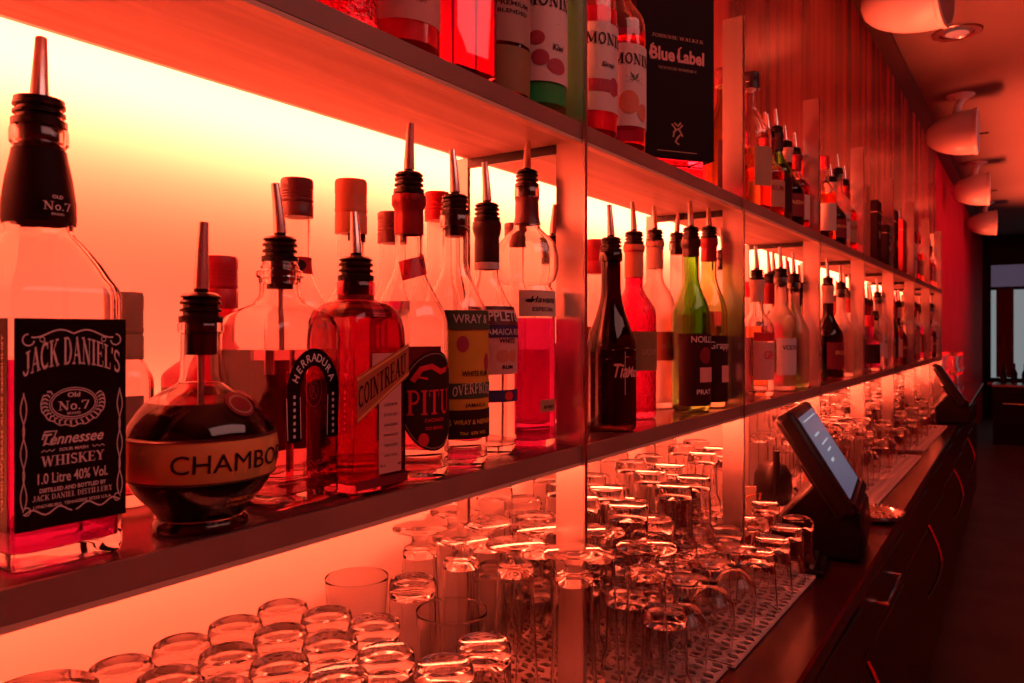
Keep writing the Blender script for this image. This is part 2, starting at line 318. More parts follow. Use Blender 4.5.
class Bottle:
    def __init__(s, name, prof, glass='glass', liquid=None, level=.12, wall=.0022, n=40, dx=1.0, floor=.010):
        prof = refine(prof)
        s.prof = prof; s.dx = dx; s.root = empty(name); s.n = n
        s.H = max(p[1] for p in prof); s.par = s.root
        body = [(p[0], p[1], p[2], 1 + (dx - 1) * min(1, p[2] * 1.6)) for p in prof]
        def inner(extra=0):
            out = []
            for r, z, q, d in body[::-1]:
                if z > floor: out.append((max(r - wall + extra, .002), z, q, d))
            r, z, q, d = out[-1]; out.append((r * .98, floor + .001, q, d)); out.append((r * .80, floor - .001 if extra else floor, q, d)); return out
        mb = MB(); mb.lathe(body + [(body[-1][0] - wall * 1.6, body[-1][1], 0, 1)] + inner(), n)
        s.body = mb.build('glass_body', glass, s.root)
        if liquid:
            inn = inner(.0006)[::-1]; L = []
            for k, e in enumerate(inn):
                if e[1] < level: L.append(e)
                else:
                    a = L[-1]; t = (level - a[1]) / (e[1] - a[1]); L.append(tuple(a[i] + (e[i] - a[i]) * t for i in range(4))); break
            MB().lathe(L, n).build('liquid', liquid, s.root)
    def R(s, z):
        P_ = s.prof
        best = P_[-1]
        for a, b in zip(P_, P_[1:]):
            if b[1] > a[1] and a[1] <= z <= b[1]:
                t = (z - a[1]) / (b[1] - a[1]); return a[0] + (b[0] - a[0]) * t, a[2] + (b[2] - a[2]) * t
        return best[0], best[2]
    def wrap(s, u, z, e):
        r, q = s.R(z)
        if q > .5: return (r * s.dx + e, u, z)
        rr = r
        a = u / max(r, .004); return ((rr + e) * cos(a), (rr + e) * sin(a), z)
    def art(s, name, ink, m, parent, e, off=(0, 0)):
        me = bpy.data.meshes.new(name); me.from_pydata([s.wrap(a + off[0], b + off[1], e) for a, b in ink.v], [], ink.f); me.update()
        return link(name, me, m, parent)
    def label(s, u0, u1, z0, z1, m, name='label', e=.0006, thick=.0005, nz=4, nu=None, texts=(), lab=None):
        nu = nu or max(4, int(abs(u1 - u0) / .004))
        v, f = [], []
        for k in (0, 1):
            for i in range(nz + 1):
                for j in range(nu + 1):
                    v.append(s.wrap(u0 + (u1 - u0) * j / nu, z0 + (z1 - z0) * i / nz, e + (thick if k == 0 else 0)))
        N = (nz + 1) * (nu + 1); w = nu + 1
        for i in range(nz):
            for j in range(nu):
                a = i * w + j; f.append((a, a + 1, a + w + 1, a + w)); f.append((N + a, N + a + w, N + a + w + 1, N + a + 1))
        for j in range(nu): a = j; f.append((a, N + a, N + a + 1, a + 1)); a = nz * w + j; f.append((a, a + 1, N + a + 1, N + a))
        for i in range(nz): a = i * w; f.append((a, a + w, N + a + w, N + a)); a = i * w + nu; f.append((a, N + a, N + a + w, a + w))
        me = bpy.data.meshes.new(name); me.from_pydata(v, [], f); me.update()
        for p in me.polygons: p.use_smooth = abs(p.normal.z) < .5
        me.set_sharp_from_angle(angle=RD(40))
        o = link(name, me, m, s.root)
        if lab: o['label'] = lab
        for k, (nm, ink, mt) in enumerate(texts): s.art(nm, ink, mt, o, e + thick + .0003 + .0003 * k)
        return o
    def oval(s, u, z, a, b, m, name='label', e=.0006, texts=(), lab=None):
        o = s.art(name, Ink().oval(u, z, a, b, 40, 8), m, s.root, e)
        if lab: o['label'] = lab
        for k, (nm, ink, mt) in enumerate(texts): s.art(nm, ink, mt, o, e + .0004 + .0003 * k)
        return o
    def foil(s, z0, z1, m, name='neck_foil'):
        P_ = [(s.R(z0 + (z1 - z0) * i / 8)[0] + .0009, z0 + (z1 - z0) * i / 8) for i in range(9)]
        MB().lathe(P_ + [(p[0] - .0006, p[1]) for p in P_[::-1]], 28, close=True).build(name, m, s.root)
    def pourer(s, hs=.045, tilt=6, az=0, collar='dark', hc=.020, rc=None):
        r = (rc or s.R(s.H - .006)[0]) * .87; H = s.H
        P_ = [(r * .8, -.022), (r * .8, 0), (r * 1.10, 0), (r * 1.10, .004)]
        for k in range(2): z = .006 + k * .005; P_ += [(r * .88, z - .001), (r * .88, z + .001), (r * 1.04, z + .0015), (r * 1.04, z + .003)]
        P_ += [(r * .86, .0165), (r * 1.0, .017), (r * 1.0, hc - .002), (r * .8, hc), (r * .36, hc + .001), (r * .34, hc + .004)]
        c = MB().lathe(P_, 24, (0, 0, H)).build('pourer', collar, s.root)
        dx, dy = sin(RD(tilt)) * cos(az), sin(RD(tilt)) * sin(az)
        pts = [(0, 0, H + hc + .003)] + [(dx * hs * (t ** 1.3), dy * hs * (t ** 1.3), H + hc + .003 + hs * t) for t in (.15, .35, .6, .85, 1.0)]
        c2 = MB().tube(pts, [.0052, .0050, .0046, .0041, .0036, .0034], 12).build('spout', 'steel', c)
        s.top = H + hc + hs
        return c
    def cap(s, h=.034, r=None, m='cap_dark', name='cap'):
        r = r or s.R(s.H - .007)[0] + .0005
        z0 = s.H - h * .8
        P_ = [(r, z0), (r, z0 + h * .34), (r - .0006, z0 + h * .36), (r - .0006, z0 + h * .38), (r, z0 + h * .40)] + [(r - (.0005 if k % 2 else 0), z0 + h * (.46 + .035 * k)) for k in range(8)] + [(r, z0 + h * .76), (r, z0 + h * .95), (r - .001, z0 + h)]
        c = MB().lathe(P_, 28).build(name, m, s.root); s.top = z0 + h; return c
    def done(s, X=None, Y=None, z=ZM_T + .0004, rot=0, label='', cat='bottle', group=None):
        s.root.rotation_euler = (0, 0, RD(rot)); s.root.location = (X, Y, z)
        tag(s.root, label, cat, group); return s.root
BRN = []                                # footprints, for checking and for filling the far bays
def put(b, px, X, **k):
    Y, t = onX(px, X); BRN.append((X, Y, max(p[0] for p in b.prof), 'U' if k.get('z', 0) > 0 else 'M', k.get('label'))); return b.done(X, Y, **k)
# ------------------------------------------------------------------ room shell
def sbox(name, m, b, bevel=0): return struct(MB().box(*b).build(name, m, None, 30, bevel))
sbox('wall_back', 'wall', (XW - .04, XW, Y0, Y1 + .02, ZFL, ZU_T + .035))
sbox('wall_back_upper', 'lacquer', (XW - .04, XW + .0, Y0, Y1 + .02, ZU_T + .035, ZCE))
sbox('wall_back_beyond', 'redwall', (XW - .04, XW, Y1 + .02, YE, ZFL, ZU_B))
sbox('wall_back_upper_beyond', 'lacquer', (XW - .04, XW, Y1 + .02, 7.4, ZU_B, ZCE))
sbox('wall_back_end', 'redwall', (XW - .04, XW, 7.4, YE, ZU_B, ZCE))
o = MB().box(XW + .002, XF - .004, Y1 + .001, Y1 + .016, ZC + .0005, .578).build('shelf_end_panel', 'wall', None, 30); tag(o, 'pale upright end panel closing the bar shelves at their far end', 'panel')
sbox('wall_near', 'redwall', (XW, 2.6, -1.9, -1.86, ZFL, ZCE))
sbox('wall_right', 'redwall', (2.6, 2.64, -1.9, YE, ZFL, ZCE))
sbox('floor', 'floor', (XW - .04, 2.64, -1.9, YE + .1, ZFL - .05, ZFL))
sbox('ceiling', 'ceil', (XW - .04, 2.64, -1.9, YE + .1, ZCE, ZCE + .05))
sbox('trim_1', 'cornice', (XW, XW + .085, -1.86, YE, ZCE - .022, ZCE - .001))
# far wall with a frosted double window in a dark frame
mb = MB()
wx0, wx1, wz0, wz1, wzt = -.605, .62, -.72, .69, 1.13
mb.box(XW, wx0 - .02, YE, YE + .06, ZFL, ZCE); mb.box(wx1, 2.6, YE, YE + .06, ZFL, ZCE)
mb.box(wx0 - .02, wx1, YE, YE + .06, ZFL, wz0 - .07); mb.box(wx0 - .02, wx1, YE, YE + .06, wzt, ZCE)
struct(mb.build('wall_far', 'cab'))
struct(MB().box(XW + .001, wx0 - .02, YE - .12, YE, ZFL, wzt + .2).build('trim_2', 'cab'))
wr = struct(empty('window_1', (0, YE, 0)))
fr = MB(); 
for x in (wx0 - .02, wx1 - .04): fr.box(x, x + .04, -.03, .03, wz0 - .07, wzt)
fr.box(wx0 + .02, wx1 - .04, -.03, .03, wz1, wz1 + .05); fr.box(wx0 + .02, wx1 - .04, -.03, .03, wz0 - .07, wz0); fr.box(wx0 + .02, wx1 - .04, -.03, .03, wzt - .04, wzt)
fr.build('window_frame', 'dark', wr)
MB().box(wx0 + .02, wx1 - .04, -.008, .008, wz1 + .05, wzt - .04).build('transom_pane', 'frostdim', wr)
MB().box(wx0 + .02, wx1 - .04, -.008, .008, wz0, wz1).build('pane', 'frost', wr)
MB().box(wx0 - .02, wx1, -.16, -.03, wz0 - .11, wz0 - .07).build('window_sill', 'steel', wr)
# curtain panels in front of the far window
for k, (xa, xb, d) in enumerate(((-.512, -.276, 'beside the dark column'), (.02, .26, 'in the middle of the pane'))):
    mb = MB(); n = 40; R = []
    for i in range(n + 1):
        x = xa + (xb - xa) * i / n; y = YE - .075 + .018 * sin(i * 1.1)
        R.append([(x, y, wz0 + .01), (x, y, wz1 + .02), (x, y - .004, wz1 + .02), (x, y - .004, wz0 + .01)])
    o = mb.rings(R, False, True, True).build('curtain', 'brown')
    tag(o, 'brown pleated curtain hanging before the frosted far window, ' + d, 'curtain')
# ------------------------------------------------------------------ back bar shelves
def shelf(name, zt, zb, label):
    r = empty(name, (0, YM, zt)); l = L_ / 2; h = zt - zb
    tag(r, label, 'shelf')
    MB().box(XB, XF - .004, -l, l, -h, -.003).build('board', 'wood', r)
    MB().box(XB, XF - .003, -l, l, -.003, 0).build('top_laminate', 'shelftop', r)
    MB().box(XF - .004, XF, -l, l, -h + .0015, 0).build('front_edge', 'edge', r)
    MB().box(XF - .012, XF - .0005, -l, l, -h - .003, -h + .001).build('edge_lip', 'lip', r)
    MB().box(XB - .008, XB, -l, l, -h + .001, -.004).build('light_tape_profile', 'brush', r)
    return r
shelf('upper_shelf', ZU_T, ZU_B, 'long wooden upper bar shelf holding syrup bottles and boxes, lit red from behind')
shelf('middle_shelf', ZM_T, ZM_B, 'long wooden middle bar shelf carrying the row of pourer-topped bottles')
POSTS = [.787 + .592 * k for k in range(8)]
for k, y in enumerate(POSTS):
    r = empty('shelf_upright', (XF, y, ZC)); 
    tag(r, 'flat polished steel upright through both bar shelves, %s along from the black-labelled whiskey bottle' % ORD[k], 'shelf upright', 'steel uprights of the bar shelves')
    top = .578 - ZC
    MB().box(-.0355, .002, -.0022, .0022, 0, top).build('front_post', 'steel', r)
    MB().box(.002, .0045, -.0030, .0030, 0, top).build('nosing', 'brush', r)
    MB().box(-.188, -.170, -.003, .003, 0, ZU_B - ZC + .001).build('rear_post', 'brush', r)
    MB().box(-.170, -.0355, -.003, .003, ZU_B - ZC - .012, ZU_B - ZC - .0005).build('cross_rail', 'dark', r)
# ------------------------------------------------------------------ counter and cabinets
def cx(y): return -.2327 - .019 * y
CY0, CY1 = -.45, 8.2
n = 24; mb = MB()
R = []
for y in (CY0, CY1):
    x = cx(y); R.append([(XW + .0135, y, ZC - .035), (x - .004, y, ZC - .035), (x, y, ZC - .030), (x, y, ZC - .004), (x - .004, y, ZC), (XW + .0135, y, ZC)])
o = mb.rings(R, False, True, True).build('counter_top', 'counter', None, 30)
tag(o, 'long dark glossy back-bar counter top reflecting the red wall', 'counter')
def bar_handle(r, z0, y0, L, name='handle'):
    h = MB().tube([(.0, y0, z0), (.035, y0, z0), (.035, y0 + L, z0), (.0, y0 + L, z0)], .007, 10).build(name, 'chrome', r); return h
YC = 0.0
UW = .68
cabn = 0
for k in range(11):
    y = -.4 + k * UW; 
    if y > 7.5: break
    x = cx(y + UW) - .035; r = empty('bar_cabinet', (x, y, ZFL)); H = ZC - .036 - ZFL
    D = x - (XW + .016)
    tag(r, 'dark under-counter bar cabinet %s, %s in the run from the camera end' % ('with curved chrome pull' if k % 2 else 'with plain door', ORD[k]), 'cabinet', 'cabinets under the back counter')
    MB().box(-D, 0, .002, UW - .002, .10, H).build('carcass', 'cab', r)
    MB().box(-D, -.05, .002, UW - .002, 0, .10).build('plinth', 'dark', r)
    d = MB().box(.001, .020, .012, UW - .012, .12, H - .19).build('door', 'cab', r, 30, .003)
    pts = [(.020, .10, .40)] + [(.020 + .042 * sin(pi * t), .10 + .0 * t, .40 + .26 * t) for t in (.1, .25, .4, .5, .6, .75, .9)] + [(.020, .10, .66)]
    if k % 2: MB().tube(pts, .006, 10).build('door_handle', 'chrome', d)
    dr = MB().box(.001, .020, .012, UW - .012, H - .18, H - .05).build('drawer', 'cab', r, 30, .003)
    if k in (1, 3): MB().tube([(.020, .22, H - .11), (.040, .22, H - .11), (.040, .46, H - .11), (.020, .46, H - .11)], .006, 10).build('drawer_handle', 'chrome', dr)
# far bottle fridge under the window
r = empty('bottle_fridge', (-.42, 10.9, ZFL)); tag(r, 'dark low bar fridge with steel top edge standing below the frosted far window', 'fridge')
MB().box(0, 1.5, 0, .6, 0, .70).build('carcass', 'cab', r)
MB().box(-.01, 1.51, -.012, .6, .70, .725).build('top', 'brush', r)
for k in range(2):
    d = MB().box(.05 + .72 * k, .73 + .72 * k, -.022, -.001, .08, .64).build('door', 'pos', r)
    MB().tube([(.10 + .72 * k, -.022, .50), (.10 + .72 * k, -.05, .50), (.34 + .72 * k, -.05, .50), (.34 + .72 * k, -.022, .50)], .008, 8).build('door_handle', 'chrome', d)
for k in range(7):
    mb = MB().lathe([(.02, 0), (.032, .002), (.034, .10), (.034, .13), (.014, .18), (.012, .24), (.014, .25)], 14)
    o = mb.build('bottle', 'glass_dark'); o.location = (-.32 + .11 * k, 11.15 + .05 * (k % 2), ZFL + .726)
    tag(o, 'small dark bottle on the far fridge, %s along from the dark column' % ORD[k], 'bottle', 'bottles on the far fridge')
# ------------------------------------------------------------------ bottles
def zat(px, X, y, base=ZM_T):          # height above its shelf of a row seen at (px, y) on the plane X
    _, t = onX(px, X); return -(y - 333.0) / F * t - base
def std(name, px, X, y_mouth, r, hb, hs, rn, glass='glass', liquid=None, level=.5, close='pour', base=ZM_T, q=0, dx=1.0, y_spout=None, tilt=6, az=0,
        foil=None, foil_h=.04, cap='cap_dark', cap_h=.034, shape=1.0, n=36, wall=.0022, belly=0, **kw):
    """a bottle whose closure's shoulder (pourer collar top, or cap top) reaches y_mouth"""
    H = zat(px, X, y_mouth, base) - (.020 if close == 'pour' else cap_h * .2)
    b = Bottle(name, prof_round(r, hb * H, hs * H, rn, H, shape=shape, q=q, belly=belly), glass, liquid, level * H, wall, n, dx)
    if foil: b.foil(H - foil_h, H - .0015 if close != 'cap' else H - cap_h * .8 - .001, foil)
    if close == 'pour':
        hp = (zat(px, X, y_spout, base) - H - .020) if y_spout else .045
        b.pourer(max(.02, hp), tilt, az)
    else: b.cap(cap_h, None, cap)
    return b
MS = 'on the middle shelf'
# --- big black-labelled whiskey bottle, square
r = .0312
pr = [(r * .7, .002, .9), (r * .9, 0, .9), (r * .97, .0015, .9), (r, .006, .9), (r, .05, .9), (r, .10, .9), (r, .152, .9), (r * .995, .156, .9), (r * .96, .160, .88), (r * .88, .165, .82), (r * .78, .173, .66), (r * .68, .182, .40), (r * .625, .188, .18),
      (.0190, .191, .05), (.0182, .195, 0), (.0192, .201, 0), (.0190, .212, 0), (.0172, .226, 0), (.0148, .238, 0), (.0138, .243, 0), (.0138, .246, 0), (.0158, .248, 0), (.0158, .256, 0), (.0145, .258, 0)]
b = Bottle('whiskey_bottle', pr, 'glass', 'l_whiskey', .118, .003, 72, 1.40)
UF = .93
ik = Ink(); ik2 = Ink()
ik.text("JACK DANIEL'S", 0, .1085, .0125, .057, 'serif', arch=.0065)
for sg in (-1, 1):                     # scrolls over the name
    ik.line([(sg * u, .1325 + .0022 * sin(u * 210)) for u in [i * .002 for i in range(0, 13)]], .0009)
    ik.line([(sg * (.0255 + .0032 * sin(a)), .1290 + .0032 * cos(a)) for a in [i * .35 for i in range(14)]], .0008)
    ik.line([(sg * (.018 + .0014 * cos(a)), .1292 + .0014 * sin(a)) for a in [i * .5 for i in range(13)]], .0006)
    # frame sides
    ik.line([(sg * (.0275 + .0010 * sin(z * 260)), z) for z in [.036 + i * .0022 for i in range(30)]], .0006)
    ik.line([(sg * (.0287 - .0011 * sin(z * 260)), z) for z in [.036 + i * .0022 for i in range(30)]], .0006)
    ik.line([(sg * (.0275 - i * .0022), .033 + .0018 * math.sin(i * .9)) for i in range(13)], .0008)
    ik.line([(sg * (.0275 + .002 * cos(a) - .001), .0345 + .0022 * sin(a)) for a in [i * .45 for i in range(14)]], .0006)
# oval with wreath
ik.line([(.0128 * cos(RD(a)), .0925 + .0078 * sin(RD(a))) for a in range(0, 365, 10)], .0006)
ik.line([(.0140 * cos(RD(a)), .0925 + .0090 * sin(RD(a))) for a in range(0, 365, 10)], .0005)
for a in range(-215, 36, 11):
    ca, sa = cos(RD(a)), sin(RD(a)); p0 = (.0150 * ca, .0925 + .0098 * sa); p1 = (.0188 * ca, .0925 + .0125 * sa)
    ik.line([p0, ((p0[0] + p1[0]) / 2 + .001 * sa, (p0[1] + p1[1]) / 2 + .001), p1], .0009); 
ik.line([(.0188 * cos(RD(a)), .0925 + .0128 * sin(RD(a)) + .0005 * sin(a)) for a in range(-205, 26, 5)], .0006)
ik.text('Old', 0, .0962, .0026, .0075, 'sans', .03); ik.text('No.7', 0, .0888, .0052, .0185, 'serif'); ik.text('BRAND', 0, .0862, .0014, .008)
ik.text('Tennessee', 0, .0700, .0062, .036, 'sans', .018, .35)
ik.line([(-.018, .0732), (-.0165, .0775), (-.010, .0775), (-.013, .0700), (-.017, .0712)], .0010)
ik.text('SOUR MASH', 0, .0658, .0018, .017); 
for sg in (-1, 1): ik.line([(sg * (.011 + i * .0015), .0667 + .0006 * (-1) ** i) for i in range(6)], .0005)
ik.text('WHISKEY', 0, .0580, .0058, .037, 'serif'); ik.text('1.0 Litre 40% Vol.', 0, .0485, .0058, .041, 'sans', .012)
ik.text('DISTILLED AND BOTTLED BY', 0, .0436, .0023, .039, 'sans', .03); ik.text('JACK DANIEL DISTILLERY', 0, .0392, .0031, .047, 'serif')
ik.text('LYNCHBURG, TENNESSEE 37352 U.S.A.', 0, .0352, .0017, .046, 'sans', .02)
ik.v = [(u * UF, z) for u, z in ik.v]
lb = b.label(-.0306, .0300, .0235, .141, 'p_black', texts=[('lettering', ik, 'p_jdwhite')], nz=2, nu=2)
# side panel with its upright small print
v = []; o_ = -(r + .0012)
sb = MB().box(-.0425, .0400, o_, o_ + .0005, .0235, .141).build('side_label', 'p_black', b.root, None)
si = Ink().text('OLD TIME DISTILLED BY JACK DANIEL', 0, 0, .0030, .100, 'sans', .03); si.text('TENNESSEE SOUR MASH WHISKEY', 0, -.0065, .0022, .098, 'sans', .02)
me = bpy.data.meshes.new('side_lettering'); me.from_pydata([(.0290 - vv, o_ - .0003, .083 - u * 1.0) for u, vv in si.v], [], [tuple(f) for f in si.f]); link('side_lettering', me, 'p_jdwhite', sb)
# neck label
P_ = [(b.R(.199 + .0032 * i)[0] + .0009, .199 + .0032 * i) for i in range(15)]
nl = MB().lathe(P_ + [(p[0] - .0007, p[1]) for p in P_[::-1]], 36, close=True).build('neck_label', 'p_black', b.root)
ni = Ink().text('OLD', .002, .2130, .0020, .006, bold=.03).text('No.7', .002, .2060, .0050, .0155, 'serif').text('BRAND', .002, .2030, .0014, .007)
b.art('neck_lettering', ni, 'p_jdwhite', nl, .0014)
b.pourer(.040, 11, RD(150), hc=.014)
b.done(-.5005, .2185, rot=-1.5, label='big square whiskey bottle with black label at the near end of the shelf')
BRN.append((-.495, .2125, .040, 'M', 'jd'))
# --- round black raspberry liqueur bottle
pr = [(.018, .003), (.027, 0), (.031, .002), (.0305, .006), (.028, .0085), (.0285, .0105)]
R_ = .0500
for i in range(1, 19):
    a = RD(-56 + i * 7.6); pr.append((R_ * cos(a) * 1.0, .0525 + .0470 * sin(a)))
pr = [(p[0], p[1], 0) for p in pr if p[0] > .0155] + [(.0148, .099, 0), (.0135, .104, 0), (.0130, .120, 0), (.0130, .132, 0), (.0150, .134, 0), (.0150, .1385, 0), (.0138, .140, 0)]
b = Bottle('liqueur_bottle', pr, 'glass', 'l_black', .0860, .0018, 64)
P_ = [(b.R(.0375 + .0265 * i / 8)[0] + .0011, .0375 + .0265 * i / 8) for i in range(9)]
bd = MB().lathe(P_ + [(p[0] - .0008, p[1]) for p in P_[::-1]], 72, close=True).build('gold_band', 'p_gold', b.root)
b.art('lettering', Ink().text('CHAMBORD', 0, .0445, .0118, .098, 'sans', .0), 'p_ink', bd, .0018)
for z in (.0372, .0642):
    rr = b.R(z)[0]; MB().lathe([(rr, z - .0012), (rr + .0022, z), (rr, z + .0012)], 72).build('band_ridge', 'wax', b.root)
b.oval(.004, .0855, .0105, .0075, 'p_maroon', 'medallion', .0012, [('medallion_relief', Ink().line([(.004 + .008 * cos(RD(a)), .0855 + .0052 * sin(RD(a))) for a in range(0, 361, 15)], .0012), 'p_dimgold')])
b.art('lower_lettering', Ink().text('CHAMBORD LIQUEUR', .006, .0225, .0028, .030, 'sans', .02).text('ROYALE DE FRANCE', .006, .0185, .0024, .026, 'sans', .02), 'p_gold', b.root, .0009)
b.pourer(.046, 3, RD(100)); put(b, 201, -.472, rot=3, label='round dark liqueur bottle with a gold band, second from the near end')
MB().tube([(0, 0, .03), (0, 0, .122)], .0022, 8).build('pour_tube', 'steel', b.root)
# --- back row, near end
b = std('small_label_bottle', 126, -.583, 293, .020, .60, .2, .010, 'glass', 'l_amber', .35, 'cap', cap='p_tan', cap_h=.052, n=28)
b = b; b.label(-.024, .024, .030, .085, 'p_grey', texts=[('barcode', (lambda k: [k.rect(-.018 + .0022 * i, -.018 + .0022 * i + (.0012 if i % 3 else .0007), .045, .075, 1) for i in range(10)] and k)(Ink()), 'p_ink')])
put(b, 126, -.583, rot=-62, label='small bottle with grey barcode label behind the round dark liqueur bottle')
b = std('cognac_bottle', 214, -.587, 257, .044, .50, .16, .0140, 'glass_orange', 'l_dark', .46, 'cap', cap='cap_red', cap_h=.045, shape=.8, q=.6, dx=.42)
b.foil(.160, .172, 'foil_red'); b.label(-.03, .03, .02, .09, 'p_maroon', texts=[('lettering', Ink().text('VSOP', 0, .05, .012, .05, 'serif'), 'p_gold')])
put(b, 218, -.587, rot=0, label='dark red round-shouldered bottle with a tall red cap behind the round liqueur bottle')
# --- tequila bottle with horseshoe label
H = zat(279, -.500, 240) - .020
r = .0375
pr = [(r * .8, .004, .55), (r * .93, 0, .6), (r, .006, .62), (r * .985, .012, .62), (r, .05, .62), (r, .11, .62), (r * 1.01, .128, .6), (r * .99, .138, .55), (r * .88, .146, .45), (r * .66, .152, .3), (r * .50, .156, .1), (r * .44, .162, 0),
      (.0160, .168, 0), (.0165, .176, 0), (.0185, .178, 0), (.0185, .1815, 0), (.0150, .184, 0), (.0135, .19, 0), (.0132, H - .016, 0), (.0150, H - .012, 0), (.0150, H - .002, 0), (.0140, H, 0)]
b = Bottle('tequila_bottle', pr, 'glass', 'l_tequila', .120, .0026, 56, .95)
ik = Ink(); hs = []
for i in range(41):                    # horseshoe
    a = RD(-38 + 256 * i / 40); w = 1.0
    hs.append((.0215 * cos(a), .092 + .0265 * sin(a)))
hsn = [(.0200, .050)] + [(.0218 * cos(RD(a)), .084 + .030 * sin(RD(a))) for a in range(-20, 201, 8)] + [(-.0200, .050)]
ik.line(hsn, .0135); k2 = Ink()
W_ = 'HERRADURA'
for i, ch in enumerate(W_):
    a = RD(152 - 124 * i / 8); V, Fc, x = sans(ch, .02); h = .0062
    cxx, cyy = .0218 * cos(a), .084 + .030 * sin(a); th = a - pi / 2
    k2.add([(cxx + (p[0] - x / 2) * h * cos(th) * .95 - (p[1] - .5) * h * sin(th), cyy + (p[0] - x / 2) * h * sin(th) * .95 + (p[1] - .5) * h * cos(th)) for p in V], Fc)
for sg in (-1, 1):
    k2.line([(sg * .0275, .052), (sg * .0288, .084)] , .0006); k2.line([(sg * .0142, .052), (sg * .0150, .084)], .0006)
    for i in range(7): k2.rect(sg * .0208 - .0012, sg * .0208 + .0012, .053 + i * .005, .0555 + i * .005, 1)
k3 = Ink().oval(0, .088, .0095, .0135)
L1 = b.art('horseshoe_label', ik, 'p_black', b.root, .0012); b.art('lettering', k2, 'p_jdwhite', L1, .0016)
k4 = Ink(); k4.line([(.0085 * cos(RD(a)), .088 + .0125 * sin(RD(a))) for a in range(0, 361, 15)], .0008); k4.line([(.0045 * cos(RD(a)), .088 + .0065 * sin(RD(a))) for a in range(0, 361, 15)], .001); k4.text('R', 0, .084, .008, .005)
b.art('seal', k4, 'p_maroon', b.root, .0012); k5 = Ink().text('TEQUILA', 0, .030, .004, .026, bold=.01).text('BLANCO', 0, .023, .004, .022, bold=.01); b.art('foot_lettering', k5, 'p_maroon', b.root, .0012)
b.pourer(.040, 6, RD(200)); MB().tube([(0, 0, .10), (.001, 0, H - .02)], .0020, 8).build('pour_tube', 'steel', b.root)
put(b, 280, -.500, rot=5, label='clear square-shouldered tequila bottle with a dark horseshoe label')
# --- two capped bottles behind it
b = std('capped_bottle', 297, -.577, 180, .030, .55, .18, .0125, 'glass', 'l_clear', .5, 'cap', cap='cap_dark', cap_h=.036)
zt = b.H - .075; P2 = Ink(); P2.add([(-.030, zt - .006), (.022, zt + .012), (.022, zt + .026), (-.030, zt + .008)], [(0, 1, 2, 3)])
b.label(-.016, .016, zt - .008, zt + .008, 'p_red', 'neck_label', texts=[('neck_lettering', Ink().oval(0, zt, .006, .005), 'p_ink')]); b.label(-.04, .04, .03, .11, 'p_maroon')
put(b, 297, -.577, rot=-30, label='tall clear bottle with dark ribbed cap and small red neck label, back row')
b = std('orange_capped_bottle', 351, -.571, 181, .033, .52, .17, .0135, 'glass', 'l_clear', .55, 'cap', cap='foil_orange', cap_h=.054)
b.label(-.013, .013, b.H - .052, b.H - .044, 'p_ink', 'neck_label')
put(b, 351, -.571, label='round-shouldered clear bottle with a smooth orange cap, back row')
# --- orange liqueur, square amber
H = zat(358, -.478, 258) - .020; r = .0312
pr = [(r * .85, .003, .9), (r * .95, 0, .9), (r, .005, .92), (r, .05, .92), (r, .10, .92), (r, .118, .92)]
for i in range(1, 10):
    t = i / 9; pr.append((r + (.0150 - r) * (1 - cos(pi * t / 2)) ** 1.3, .118 + .042 * sin(pi * t / 2) ** .8, .92 * (1 - t)))
pr += [(.0142, .166, 0), (.0142, H - .014, 0), (.0160, H - .012, 0), (.0160, H - .002, 0), (.0145, H, 0)]
b = Bottle('liqueur_bottle', pr, 'glass_orange', 'l_amber', .092, .0028, 56)
b.foil(H - .030, H - .0125, 'foil_red'); b.foil(.163, H - .031, 'cap_red', 'neck_band')
ik = Ink(); a_ = [( -.029, .060), (.0305, .096), (.0305, .124), (-.029, .098)]
ik.add(a_, [(0, 1, 2, 3)]); rb = b.art('ribbon_label', ik, 'p_ribbon', b.root, .0014)
ik = Ink(); ik.line([(-.029, .0625), (.0305, .0985)], .0018); ik.line([(-.029, .0955), (.0305, .1215)], .0018); b.art('ribbon_edge', ik, 'p_gold', rb, .0017)
V, Fc, x = serif('COINTREAU'); k = .055 / x; ik = Ink(); ik.add([(p[0] * k - .028, .072 + (p[0] * k) * .50 + p[1] * .0165) for p in V], Fc); b.art('lettering', ik, 'p_ink', rb, .0018)
txt = Ink(); 
for i, w_ in enumerate(('LIQUEUR', 'EXTRA DRY', 'ANGERS', 'FRANCE', 'TRIPLE SEC', '40% VOL')): txt.text(w_, .009, .072 - i * .0085, .0022, .016, bold=.0)
txt.text('70 cl', -.001, .0215, .002, .006).text('40%', .020, .0215, .002, .006)
b.label(-.0045, .0215, .016, .108, 'p_rose', 'strip_label', .0007, texts=[('small_lettering', txt, 'p_ink')], nu=2, nz=2)
b.label(-.012, .0285, .103, .116, 'p_rose', 'top_label', .0007, nu=2, nz=1)
b.label(-.0295, .0295, .006, .0135, 'p_maroon', 'foot_label', .0007, nu=2, nz=1)
b.pourer(.036, 12, RD(150)); put(b, 356, -.478, rot=-1, label='square amber orange-liqueur bottle with slanted ribbon label')
